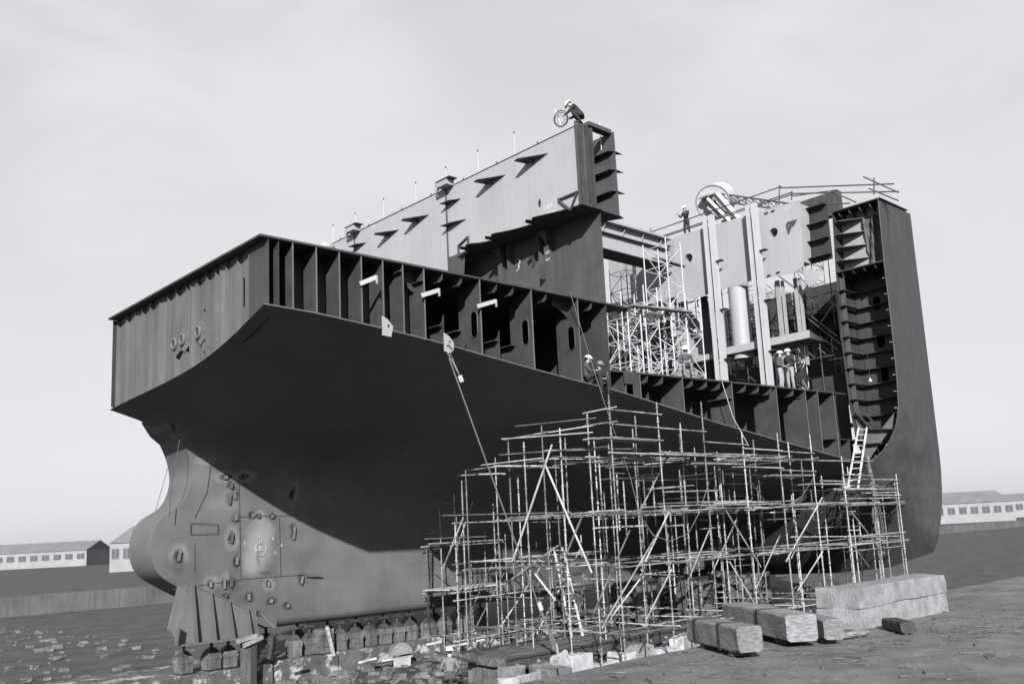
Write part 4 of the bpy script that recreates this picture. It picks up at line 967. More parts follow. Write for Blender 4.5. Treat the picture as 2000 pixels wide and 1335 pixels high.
# guard rails over the panelled wall
gr = thing('guard_rail', 'thin dark tube guard rail running above the panelled wall', 'railing', (XR+1, 28, 20))
Xg = XR+1.6
for pts in [[(1272, 453), (1526, 364)], [(1296, 460), (1548, 375)], [(1295, 463), (1548, 379)], [(1522, 367), (1746, 359)], [(1545, 378), (1755, 374)], [(1545, 383), (1636, 371)], [(1622, 373), (1672, 395)], [(1686, 345), (1755, 376)], [(1697, 368), (1755, 392)], [(1565, 400), (1660, 397)]]:
    tube(gr, 'rail', PX(*pts[0], Xg), PX(*pts[1], Xg), 'tube_dark', .035)
for px, pt, pb in [(1522, 362, 398), (1546, 374, 390), (1271, 446, 454), (1296, 458, 500), (1707, 347, 380)]:
    tube(gr, 'post', PX(px, pt, Xg), PX(px, pb, Xg), 'tube_dark', .035)

# ================================================================== CRANE HEAD BEHIND THE WALL
c0 = PD(1402, 393, 72)
cr_ = thing('crane_head', 'white crane drum with lattice jib rising behind the panelled wall', 'crane', c0)
ax = Vector((.62, -.70, -.15)).normalized()
hx = CM @ Vector((1, 0, 0)); vz = EZ
w0, w1 = PD(1392, 395, 72.0), PD(1406, 388, 74.2)
ax = (w1-w0).normalized()
drum = MB().tube(w0, w1, 1.32, n=32).build('drum', 'tube_pale', cr_, smooth=False)
MB().ring(w0, ax, 1.32, .06, 32, 6).build('drum_rim', 'far_wall', drum)
MB().tube(w0-ax*.02, w0-ax*.15, .3, n=14).build('drum_hub', 'far_roof', drum)
MB().beam(PD(1373, 385, 71.5), PD(1400, 376, 72.5), .9, .12).build('bracket_arm', 'far_wall', cr_)
MB().beam(PD(1398, 378, 71), PD(1445, 432, 71), .5, .35).build('boom_plate', 'tube_pale', cr_)
MB().beam(PD(1380, 388, 71.4), PD(1432, 440, 71.4), .3, .25).build('boom_plate', 'tube_pale', cr_)
Ls = [(PD(1405, 378, 71.5), PD(1545, 398, 71.5)), (PD(1420, 395, 71.5), PD(1545, 412, 71.5))]
for a, b in Ls: MB().tube(a, b, .07, n=6).build('jib_chord', 'mid_paint', cr_)
for k in range(9):
    t0, t1 = k/9, (k+1)/9
    MB().tube(lerp(*Ls[0], t0), lerp(*Ls[1], t1), .04, n=5).build('jib_lacing', 'mid_paint', cr_)
    MB().tube(lerp(*Ls[1], t0), lerp(*Ls[0], t0), .04, n=5).build('jib_lacing', 'mid_paint', cr_)
MB().beam(PD(1430, 430, 72), V(*PD(1430, 430, 72).xy, 0), 1.2, 1.2).build('mast', 'far_wall', cr_)

# ================================================================== LADDERS
def ladder(label, a, b, wd, nr, side, mt_):
    t = thing('ladder', label, 'ladder', a, 'wooden ladders')
    s = Vector(side).normalized()*wd/2
    for k in (-1, 1): MB().beam(a+s*k, b+s*k*.8, .05, .085, up=s).build('rail', mt_, t)
    for k in range(nr):
        f = (k+.6)/nr; c = lerp(a, b, f); ss = s*lerp(1, .8, f); MB().tube(c-ss, c+ss, .022, n=6).build('rung', mt_, t)
    return t
b0 = PZ(1127, 1241, .92); t0 = PY(1090, 1068, b0.y+1.0)
ladder('pale ladder leaning from the timber trackway into the scaffold', b0, t0, .42, 12, (.75, -.65, 0), 'plank_pale')
b0 = PY(1663, 967, 20.45); t0 = PY(1685, 834, 20.95)
ladder('pale ladder from the plank stage up to the side tank bracket', b0, t0, .5, 12, (.75, -.65, 0), 'plank_pale')
# ================================================================== ROPES
def rope(label, pts, r_, mt_, nm='rope'):
    m = MB().path(pts, r_, 6); o = m.build(nm, mt_); tag(o, label, 'rope'); return o
def sag_pts(a, b, s, n_=14): return [lerp(a, b, i/n_)-V(0, 0, s*4*(i/n_)*(1-i/n_)) for i in range(n_+1)]
lug = PY(876, 671, YS-.1); hoist_p = PZ(1086, 1272, 1.0)
wr = thing('wire_stay', 'taut wire stay with white clamp running from hull lug to chain hoist', 'rope', hoist_p)
MB().path(sag_pts(lug-V(0, 0, .45), hoist_p, .06), .022, 6).build('wire', 'rope', wr)
MB().ring(lug-V(-.02, .02, .14), (1, .3, .2), .14, .03, 14, 6).build('shackle', 'galv', wr, smooth=True)
for dd in (-.05, .05): MB().tube(lug-V(dd, 0, .3), lerp(lug, hoist_p, .10), .014, n=5).build('eye_splice', 'galv', wr)
for f_, l_, mt_ in ((.10, .02, 'tube_pale'), (.835, .025, 'tube_pale')):
    MB().tube(lerp(lug, hoist_p, f_), lerp(lug, hoist_p, f_+l_), .075, n=8).build('clamp', mt_, wr)
for dd in (-.12, .06, .14): MB().tube(lerp(lug, hoist_p, .86), hoist_p+V(dd, .1*dd, .05), .013, n=5).build('sling_leg', 'rope', wr)
rope('thin dark rope dropping from the stern deck edge past the seated men', [PY(1113, 570, YS-.15), PY(1130, 625, YS-.2), PY(1150, 690, YS-.3), PY(1180, 785, 20.9), PY(1232, 935, 20.6), PY(1250, 1010, 20.4), PY(1280, 1048, 20.3)], .011, 'rope')
rope('light rope stretched from the lower deck edge down to the scaffold', [PY(1410, 745, 21.45), PY(1432, 815, 21.0), PY(1462, 870, 20.0)], .014, 'rope_pale')
rope('drooping cable looped along the scaffold front', [PY(1258, 1015, 19.7), PY(1275, 1045, 19.7), PY(1310, 1056, 19.7), PY(1345, 1040, 19.7), PY(1366, 1000, 19.7), PY(1385, 940, 19.7)], .011, 'rope')
rope('cable sagging between scaffold poles under the ladder', [PY(1465, 940, 19.7), PY(1500, 985, 19.7), PY(1530, 990, 19.7), PY(1565, 970, 19.7), PY(1588, 935, 19.7)], .011, 'rope')
rope('thin line hanging from the stern counter beside the aperture', [PY(352, 853, 31.9), PY(336, 940, 31.9), PY(330, 1010, 31.9)], .014, 'iron')
rope('black hose hanging behind the tower scaffold', [V(24.3, 31.9, 6.6), V(24.2, 31.9, 4.6), V(24.0, 31.8, 3.2), V(23.7, 31.7, 1.8), V(23.75, 31.6, .9)], .035, 'boot')

# ================================================================== DOCK FURNITURE
def jag(mb, a, b, jit, rr):        # rough-cast block
    (x0, y0, z0), (x1, y1, z1) = a, b
    p = [(x0, y0, z0), (x1, y0, z0), (x1, y1, z0), (x0, y1, z0), (x0, y0, z1), (x1, y0, z1), (x1, y1, z1), (x0, y1, z1)]
    return mb.hexa([V(*q)+V(*(rr.uniform(-jit, jit) for _ in range(3))) for q in p])
rr = random.Random(21)
BLK = {'concrete_mottled': 'mottled broken concrete block', 'white_block': 'whitewashed broken block', 'concrete': 'plain grey broken concrete block', 'block_timber': 'dark sawn timber block', 'rubble': 'dull grey rubble block', 'edge_paint': 'blackish lump of scrap'}
ZP = .72
LBL = ['mottled concrete plinth slab at the foot of the ribbed steel foot', 'mottled concrete plinth slab under the first pair of keel blocks', 'white-splashed concrete plinth slab below the middle keel blocks', 'broken concrete plinth slab with pale streaks next to the tower foot', 'concrete plinth slab half hidden behind the tower planks', 'shaded concrete plinth slab behind the link tubes', 'concrete plinth slab behind the leaning ladder']
xs_ = [8, 16.6, 19.3, 22.6, 24.9, 28.2, 32, 37.5]
for k in range(7):
    o = jag(MB(), (xs_[k]+.03, 31.35, -.3), (xs_[k+1]-.03, 34.4, ZP), .05, rr).build('concrete_plinth', 'concrete_mottled', bevel=.05)
    tag(o, LBL[k], 'plinth', 'concrete plinth slabs under the keel')
def keel_block(x, y, zb_, h, s=1, rz=0, cap='iron'):
    t = thing('keel_block', 'banded timber keel block with iron screw head carrying the hull', 'keel block', (0, 0, 0), 'keel blocks along the keel')
    w_ = .215*s; hb = h*.56
    MB().box((-w_, -w_, 0), (w_, w_, hb)).build('timber_base', 'block_timber', t, bevel=.02)
    MB().box((-w_-.02, -w_-.02, hb*.62), (w_+.02, w_+.02, hb*.85)).build('band', 'block_timber', t)
    b = w_*.95; c = .09
    MB().hexa([V(-b, -b, hb), V(b, -b, hb), V(b, b, hb), V(-b, b, hb), V(-c, -c, h*.74), V(c, -c, h*.74), V(c, c, h*.74), V(-c, c, h*.74)]).build('pyramid_top', 'edge_paint', t)
    MB().tube(V(0, 0, h*.74), V(0, 0, h*.93), .06, n=8).build('screw', 'iron', t)
    MB().box((-.15, -.1, h*.93), (.15, .1, h)).build('head', cap, t)
    t.location = (x, y, zb_); t.rotation_euler[2] = rz; t['label'] = t['label']
    return t
kb = [(574, 1272), (606, 1270), (665, 1262), (695, 1258), (723, 1253), (751, 1248), (778, 1245), (803, 1241), (838, 1236), (870, 1230), (905, 1226)]
for k, (px, py) in enumerate(kb):
    p = PY(px, py, 31.9); keel_block(p.x, 31.95+rr.uniform(-.05, .05), ZP+.02, ZK-ZP-.04, rr.uniform(.95, 1.12), rr.uniform(-.25, .25), 'edge_paint')
for px, py in [(360, 1305), (415, 1302), (448, 1298)]:
    p = PY(px, py, 31.6); keel_block(p.x, 31.7, ZP+.02, .98, 1.1, rr.uniform(-.3, .3))['label'] = 'timber keel block with iron screw head under the ribbed steel foot'
for k in range(9):
    keel_block(17.6+1.35*k, 33.9, ZP+.02, ZK-ZP-.05, 1.15, rr.uniform(-.2, .2))['label'] = 'shaded timber keel block in the rear row behind the lit ones'
# wedge shore, steel post with channels, fallen block
p = PY(640, 1250, 31.6); w_ = thing('shoring_wedge', 'leaning pale shore bar against a stack of dark sleepers', 'shore', p)
for k in range(4): jag(MB(), (p.x-.35, 31.5, ZP+.03+.22*k), (p.x+.22, 32.2, ZP+.23+.22*k), .02, rr).build('sleeper', 'block_timber', w_)
MB().beam(PY(638, 1222, 31.35), PY(652, 1280, 31.35), .1, .1).build('shore_bar', 'plank_pale', w_)
p = PY(486, 1300, 30.9); st = thing('steel_post', 'stout steel post carrying two short channel bars', 'post', V(p.x, 30.9, 0))
MB().box((p.x-.22, 30.8, 0), (p.x+.02, 31.1, PY(486, 1248, 30.9).z)).build('post', 'block_timber', st)
MB().box((p.x+.03, 30.8, 0), (p.x+.24, 31.1, PY(486, 1248, 30.9).z)).build('post', 'frame_paint', st)
for a, b in [((462, 1252), (502, 1240)), ((475, 1260), (513, 1243))]: MB().beam(PY(*a, 30.75), PY(*b, 30.75), .12, .14).build('channel_bar', 'concrete', st)
p = PY(525, 1285, 31.0); fb = thing('fallen_jack', 'toppled iron jack lying beside the steel post', 'jack', p)
for k in range(4): MB().beam(p+V(-.3+.1*k, 0, .1+.16*k), p+V(.45-.05*k, .15, .2+.2*k), .25, .1).build('jack_plate', 'iron' if k % 2 else 'edge_paint', fb)
MB().tube(p+V(0, 0, 0), p+V(.1, 0, .7), .13, n=10).build('jack_screw', 'iron', fb)
# ribbed steel foot in front of the skeg
yf = 31.2
def fpx(*a, y=yf): return [PY(x, z, y) for x, z in a]
ft = thing('ribbed_foot', 'ribbed triangular steel foot plate leaning before the skeg', 'steel plate', PY(420, 1258, yf))
pl = MB().prism(fpx((374, 1140), (498, 1194), (498, 1240), (346, 1259), (342, 1240)), (0, .04, 0)).build('plate', 'transom_paint', ft)
for a, b in [((375, 1136), (379, 1257)), ((410, 1154), (415, 1252)), ((445, 1172), (451, 1247)), ((481, 1186), (485, 1243)), ((495, 1193), (496, 1240))]:
    A, B = PY(*a, yf), PY(*b, yf)
    MB().prism([A, B, B-V(0, .30, 0), A-V(0, .12, 0)], (.03, 0, 0)).build('rib', 'transom_paint', ft)
A, B = PY(346, 1259, yf), PY(498, 1241, yf); MB().beam(A-V(0, .15, 0), B-V(0, .15, 0), .35, .05).build('base_flange', 'transom_paint', ft)
A, B = PY(374, 1140, yf), PY(498, 1194, yf); MB().beam(A, B, .1, .05).build('top_flange', 'transom_paint', ft)
for k, (a, b) in enumerate([((352, 1145), (332, 1230)), ((360, 1147), (338, 1236)), ((366, 1143), (343, 1243))]):
    A, B = PY(*a, yf+.9-.3*k), PY(*b, yf+.9-.3*k); MB().beam(A, B, .1, .3, up=EY).build('side_rib', 'transom_paint', ft)
MB().beam(PY(349, 1222, yf-.3), PY(344, 1258, yf-.3), .05, .2, up=EY).build('side_rib', 'transom_paint', ft)

# trackway along the dock edge
tk = thing('timber_trackway', 'long low timber trackway with bolted steel side along the dock', 'trackway', (28, 23.9, .4))
x = 20.1
while x < 46:
    L_ = rr.uniform(3.2, 4.6)
    for k in range(4): jag(MB(), (x, 22.85+.55*k, .62), (x+L_-.03, 23.38+.55*k, .9+rr.uniform(-.02, .02)), .012, rr).build('deck_baulk', 'track', tk)
    x += L_
MB().box((20.1, 22.76, .50), (46, 22.84, .84)).build('side_channel', 'edge_paint', tk)
MB().box((20.1, 22.70, .85), (46, 22.86, .905)).build('top_rail', 'iron', tk); MB().box((20.1, 25.0, .92), (46, 25.12, 1.0)).build('rear_rail', 'iron', tk)
for k in range(26): MB().tube(V(20.5+k*.95, 22.70, .66), V(20.5+k*.95, 22.77, .66), .06, n=8).build('bolt', 'galv', tk)
x = 20.3
while x < 44:
    MB().box((x, 22.9, -.05), (x+.35, 25, .61)).build('bearer', 'block_timber', tk); x += 1.9
x = 19.0; k = 0
WBL = ['white', 'grey-white', 'stained white', 'chipped white']
while x < 36:
    L_ = rr.uniform(.55, 1.25); h_ = rr.uniform(.38, .85)
    o = jag(MB(), (x, 21.7+rr.uniform(-.35, .2), -.1), (x+L_*rr.uniform(.75, .97), 22.15, h_), .1, rr).build('rubble_block', rr.choice(['white_block', 'white_block', 'white_block', 'concrete', 'rubble']), bevel=.03)
    tag(o, BLK[o.data.materials[0].name]+' lying in the sunlit trench beside the trackway', 'block', 'rough blocks in the trackway trench'); x += L_; k += 1
x = 19.5
while x < 40:
    L_ = rr.uniform(.6, 1.3)
    o = jag(MB(), (x, 22.25, -.1), (x+L_*.8, 22.65, rr.uniform(.5, .75)), .1, rr).build('boulder', rr.choice(['block_timber', 'rubble', 'edge_paint']), bevel=.06)
    tag(o, BLK[o.data.materials[0].name]+' wedged under the trackway edge', 'rubble', 'dark rubble lumps under the trackway'); x += L_*1.4
# loose boards and scrap between plinth and trackway
SC = [((560, 1296), (585, 1280), 'short black bar on the mottled plinth foot'), ((700, 1293), (735, 1284), 'pale bar lying below the middle plinth'), ((725, 1298), (795, 1284), 'long thin bar beside the bent sheet'), ((745, 1290), (805, 1280), 'dark bar resting on the pale bar'), ((832, 1258), (862, 1252), 'pale tube end by the tower foot'), ((870, 1263), (945, 1248), 'long pale tube lying behind the tower'), ((850, 1272), (965, 1300), 'dark timber rail leaning past the helmeted man'), ((925, 1265), (985, 1298), 'pair of tangled bars near the trackway end'), ((905, 1288), (975, 1297), 'pale strip on the trackway end')]
for a, b, l_ in SC:
    y = 30.6 if a[0] < 820 else (28.6 if a[0] < 900 and a[1] < 1270 else 24.5)
    A, B = PY(*a, y), PY(*b, y-.3)
    tag(MB().beam(A, B, .09, .07).build('scrap_bar', 'plank_pale' if 'pale' in l_ else 'frame_paint'), l_, 'bar')
c = PY(782, 1275, 30.4); m = MB(); m.grid([[c+V(.55*math.cos(t)*1.0, -.05*s_, .5*math.sin(t)-.05) for s_ in (0, 1)] for t in [i*math.pi/10 for i in range(11)]])
m.prism([c+V(.55*math.cos(t), 0, .5*math.sin(t)-.05) for t in [i*math.pi/10 for i in range(11)]], (0, .02, 0)); tag(m.build('bent_sheet', 'concrete'), 'half-round pale steel sheet propped against the plinth', 'sheet')
c = PY(785, 1293, 30.2); tag(jag(MB(), (c.x-.25, c.y-.2, c.z-.2), (c.x+.3, c.y+.2, c.z+.2), .04, rr).build('pale_box', 'white_block'), 'small pale box on the ground below the bent sheet', 'box')
st_ = MB()
for k in range(900):
    x, y = rr.uniform(13, 44), rr.choice([rr.uniform(20.7, 22.7), rr.uniform(25.2, 31.2), rr.uniform(27, 31.2)]); s = rr.choice([.05, .08, .1, .16])
    c = V(x, y, s*.3); st_.hexa([c+V(dx*s*rr.uniform(.6, 1.3), dy*s*rr.uniform(.6, 1.3), dz*s*.6*rr.uniform(.6, 1.2)) for dz in (-1, 1) for dx, dy in ((-1, -1), (1, -1), (1, 1), (-1, 1))])
o = st_.build('loose_stones', 'rubble'); o['kind'] = 'stuff'; o['label'] = 'loose stones and dirt scattered over the dock bottom'
st_ = MB()
for k in range(2200):
    x, y = rr.uniform(14, 40), rr.uniform(9, 19.6); s = rr.choice([.01, .012, .015, .02, .03])
    if y > table([(25.4, 18.7), (28, 20.1)], x): continue
    c = V(x, y, .9+s*.3); st_.hexa([c+V(dx*s*rr.uniform(.6, 1.3), dy*s*rr.uniform(.6, 1.3), dz*s*.6*rr.uniform(.6, 1.2)) for dz in (-1, 1) for dx, dy in ((-1, -1), (1, -1), (1, 1), (-1, 1))])
o = st_.build('grit', 'grit'); o['kind'] = 'stuff'; o['label'] = 'small stones and grit on the quay'
for k in range(22):
    x, y = rr.uniform(27, 40), rr.uniform(26.5, 30.8); s = rr.uniform(.25, .6)
    o = jag(MB(), (x-s, y-s*.6, -.1), (x+s, y+s*.6, rr.uniform(.35, 1.0)), .1, rr).build('broken_block', rr.choice(['concrete_mottled', 'white_block', 'concrete', 'block_timber']), bevel=.05)
    tag(o, BLK[o.data.materials[0].name]+' on the dim dock bottom behind the scaffold', 'block', 'broken blocks behind the scaffold')

st_ = MB()
for k in range(200):
    x, y = rr.uniform(14, 40), rr.uniform(9, 19.4)
    if y > table([(25.4, 18.5), (28, 19.9)], x): continue
    t_ = rr.uniform(0, 3.14); L_ = rr.choice([.06, .1, .15, .3]); c = V(x, y, .925); d = V(math.cos(t_), math.sin(t_), 0)*L_
    st_.beam(c-d, c+d+V(0, 0, .02), rr.uniform(.02, .07), .03)
o = st_.build('wood_chips', 'block_timber'); o['kind'] = 'stuff'; o['label'] = 'dark wood chips and splinters littering the quay'
st_ = MB()
for k in range(1000):
    x, y = rr.uniform(-4, 20), rr.uniform(34.6, 75) if rr.random() < .6 else rr.uniform(27, 31.2); s = rr.choice([.04, .06, .08, .12, .18])
    c = V(x, y, s*.2); st_.hexa([c+V(dx*s*rr.uniform(.6, 1.3), dy*s*rr.uniform(.6, 1.3), dz*s*.45*rr.uniform(.6, 1.2)) for dz in (-1, 1) for dx, dy in ((-1, -1), (1, -1), (1, 1), (-1, 1))])
o = st_.build('gravel', 'rubble'); o['kind'] = 'stuff'; o['label'] = 'scattered gravel and clods on the open dock ground'
# ---- sleeper cribs carrying the forward bottom
for k in range(13):
    x = 29.5+1.25*k+rr.uniform(-.2, .2); y = [29.2, 26.4, 24.2][k % 3]+rr.uniform(-.3, .3) if k < 8 else rr.uniform(23, 29)
    cb = thing('sleeper_crib', 'dark crib of crossed timber sleepers under the forward hull bottom', 'crib', (x, y, 0), 'sleeper cribs under the forward bottom')
    zt3 = min(2.4, under_z(min(x, 41), y)-.4) if x < 41 else 1.8
    n_ = int(zt3/.26)
    for q in range(n_):
        for sgn in (-1, 1):
            c_ = V(x, y, .13+.26*q); d_ = EX if q % 2 else EY; e_ = EY if q % 2 else EX
            MB().beam(c_+e_*.38*sgn-d_*.6, c_+e_*.38*sgn+d_*.6, .26, .25).build('sleeper', 'block_timber', cb)
# ---- timbers and concrete on the quay
def bar_block(nm, label, cat, a, b, wd, ht, mt_, z0=.92, bands=(), bev=.04, sk_=0):
    t = thing(nm, label, cat, (a[0], a[1], z0)); d = V(b[0]-a[0], b[1]-a[1], 0); L_ = d.length; d.normalize(); s = V(-d.y, d.x, 0)
    P = lambda u, v, z: V(a[0], a[1], z0)+d*u+s*v+V(0, 0, z)
    j = lambda: rr.uniform(-.025, .025)
    m = MB(); nn = 6; rws = []
    for i in range(nn+1):
        u = L_*i/nn; c_ = .05 if i < nn else .075
        ring_ = [(-wd/2+c_, 0), (wd/2-c_, 0), (wd/2, c_), (wd/2, ht-c_), (wd/2-c_, ht), (-wd/2+c_, ht), (-wd/2, ht-c_), (-wd/2, c_)]
        rws.append([P(u, v+j(), z+abs(j())) for v, z in ring_])
    for r0, r1 in zip(rws, rws[1:]): m.add(r0+r1, [(i, (i+1) % 8, 8+(i+1) % 8, 8+i) for i in range(8)])
    m.add(rws[0], [tuple(range(8))]); m.add(rws[-1], [tuple(range(8))])
    m.build('baulk', mt_, t)
    for f in (.25, .8):
        mb = MB(); u = L_*f; mb.hexa([P(u-.12, -wd*.4, .922-z0), P(u+.12, -wd*.4, .922-z0), P(u+.12, wd*.4, .922-z0), P(u-.12, wd*.4, .922-z0), P(u-.12, -wd*.4, -.005), P(u+.12, -wd*.4, -.005), P(u+.12, wd*.4, -.005), P(u-.12, wd*.4, -.005)])
        if z0 > .95: mb.build('bearer', 'block_timber', t)
    for f in bands:
        u = L_*f; mb = MB()
        for v0, v1, z0_, z1_ in ((-wd/2-.03, wd/2+.03, ht+.02, ht+.045), (wd/2+.03, wd/2+.055, 0, ht+.045), (-wd/2-.055, -wd/2-.03, 0, ht+.045)):
            mb.hexa([P(u-.07, v0, z0_), P(u+.07, v0, z0_), P(u+.07, v1, z0_), P(u-.07, v1, z0_), P(u-.07, v0, z1_), P(u+.07, v0, z1_), P(u+.07, v1, z1_), P(u-.07, v1, z1_)])
        mb.build('strap', 'edge_paint', t)
    return t
def zq(px, py): p = PZ(px, py, .93); return (p.x, p.y)
bar_block('timber_baulk', 'weathered split timber baulk with two dark straps at the front', 'timber', zq(1366, 1258), zq(1468, 1283), .80, .74, 'timber', bands=(.2, .68), z0=1.06)
bar_block('timber_baulk', 'large pale squared timber baulk behind the split one', 'timber', zq(1440, 1228), zq(1570, 1262), .98, .80, 'timber_pale', bands=(.6,), z0=1.08)
bar_block('timber_baulk', 'short dark stained timber end beside the large squared baulk', 'timber', zq(1560, 1238), zq(1632, 1257), .62, .62, 'timber', z0=1.05)
bar_block('timber_baulk', 'low flat timber offcut lying past the stained timber end', 'timber', zq(1640, 1246), zq(1692, 1238), .35, .16, 'timber_pale')
bar_block('timber_baulk', 'black square timber end near the concrete block', 'timber', zq(1738, 1226), zq(1775, 1236), .5, .36, 'iron')
a = PZ(1590, 1228, .92); b = PZ(1682, 1230, .92); zt1 = .92+.6
for k, (z0_, z1_, dx, l_) in enumerate([(.91, 1.62, 0, 'lower pale pitted concrete block on the quay'), (1.635, 2.32, .05, 'upper pale pitted concrete block resting on the lower one')]):
    m = MB(); xs2 = [b.x+dx+.9*i for i in range(9)]; rws = []
    for xx in xs2:
        rws.append([V(xx+rr.uniform(-.03, .03), y_+rr.uniform(-.03, .03), z_+rr.uniform(-.03, .03)) for y_, z_ in ((b.y, z0_), (b.y, lerp(z0_, z1_, .5)), (b.y+.03, z1_), (lerp(b.y, a.y, .5), z1_+.02), (a.y, z1_), (a.y, lerp(z0_, z1_, .5)), (a.y, z0_))])
    m.grid(rws)
    for r_ in (rws[0], rws[-1]): m.add(r_, [tuple(range(7))])
    tag(m.build('concrete_block', 'concrete', bevel=.03), l_, 'concrete block')
# ---- chain hoist on the dock edge
c = PZ(1085, 1290, 1.08)
ho = thing('chain_hoist', 'pale chain hoist with hook lying at the dock edge', 'hoist', c)
u_, r_v = EZ, CM @ V(1, 0, 0)
body = [c+r_v*(.17*math.cos(t))+V(0, 0, .15*math.sin(t)+.02) for t in [2*math.pi*i/20 for i in range(20)]]
bd = MB().prism(body, (.08, .09, 0)).build('housing', 'hoist', ho, bevel=.03)
MB().prism([p_*.55+c*.45+V(-.02, -.02, 0) for p_ in body], (.02, .02, 0)).build('cover', 'galv', bd)
text_mesh('CM', .09, c+V(-.05, -.05, 0)-r_v*.07-V(0, 0, .02), r_v, EZ, Vector((-.7, -.7, 0)).normalized(), 'raised_lettering', 'iron', bd)
MB().beam(c+r_v*.05+V(0, 0, .14), c+r_v*.26+V(0, 0, .24), .1, .1).build('arm', 'hoist', ho)
MB().tube(c+r_v*.29+V(-.05, -.05, .24), c+r_v*.29+V(.05, .05, .24), .09, n=14).build('sheave', 'hoist', ho)
MB().tube(c+r_v*.08+V(0, 0, .22), c+r_v*.05+V(0, 0, .5), .04, .03, n=10).build('hook_shank', 'hoist', ho)
for k in range(26):
    t = k/25; q = c+r_v*(.3+.12*math.sin(t*3))+V(0, 0, .2-.3*t-.08*math.sin(t*3)); MB().ring(q, (1, 0, 0) if k % 2 else (0, 1, 0), .022, .007, 8, 4).build('chain_link', 'galv', ho)

# ================================================================== PEOPLE
FRD = {'stand': dict(pel=(0, 0, .95), che=(0, .01, 1.27), nec=(0, .01, 1.50), hd0=(0, .03, 1.58), hd1=(0, .04, 1.69),
    sh=(.19, 0, 1.43), el=(.27, -.02, 1.15), wr=(.16, .22, 1.08), hip=(.10, 0, .90), kn=(.12, .03, .50), an=(.13, -.02, .09), to=(.15, .19, .04)),
 'sit': dict(pel=(0, 0, .12), che=(0, .06, .42), nec=(0, .12, .65), hd0=(0, .16, .72), hd1=(0, .20, .83),
    sh=(.19, .10, .57), el=(.28, .18, .30), wr=(.08, .40, .28), hip=(.10, .03, .10), kn=(.16, .46, .20), an=(.15, .44, -.22), to=(.16, .64, -.26)),
 'stoop': dict(pel=(0, -.12, .70), che=(0, .02, 1.0), nec=(0, .08, 1.22), hd0=(0, .11, 1.30), hd1=(0, .13, 1.41),
    sh=(.19, .04, 1.15), el=(.30, .06, .88), wr=(.24, .30, .80), hip=(.11, -.1, .66), kn=(.15, .24, .46), an=(.14, -.02, .09), to=(.16, .19, .04)),
 'crouch': dict(pel=(0, 0, .34), che=(0, .20, .60), nec=(0, .34, .80), hd0=(0, .42, .83), hd1=(0, .50, .90),
    sh=(.19, .28, .72), el=(.30, .42, .48), wr=(.20, .60, .42), hip=(.11, .02, .33), kn=(.24, .36, .50), an=(.20, .05, .10), to=(.22, .24, .04)),
 'rail': dict(pel=(0, 0, .95), che=(0, .03, 1.27), nec=(0, .05, 1.50), hd0=(0, .08, 1.57), hd1=(0, .12, 1.67),
    sh=(.19, .02, 1.43), el=(.30, .14, 1.20), wr=(.26, .38, 1.30), hip=(.10, 0, .90), kn=(.15, .05, .50), an=(.18, -.02, .09), to=(.20, .19, .04)),
 'knees': dict(pel=(0, 0, .14), che=(0, -.02, .44), nec=(0, .03, .66), hd0=(0, .07, .74), hd1=(0, .10, .84),
    sh=(.19, 0, .58), el=(.27, .12, .34), wr=(.05, .34, .40), hip=(.10, .03, .12), kn=(.14, .42, .36), an=(.13, .50, -.05), to=(.15, .70, -.09))}
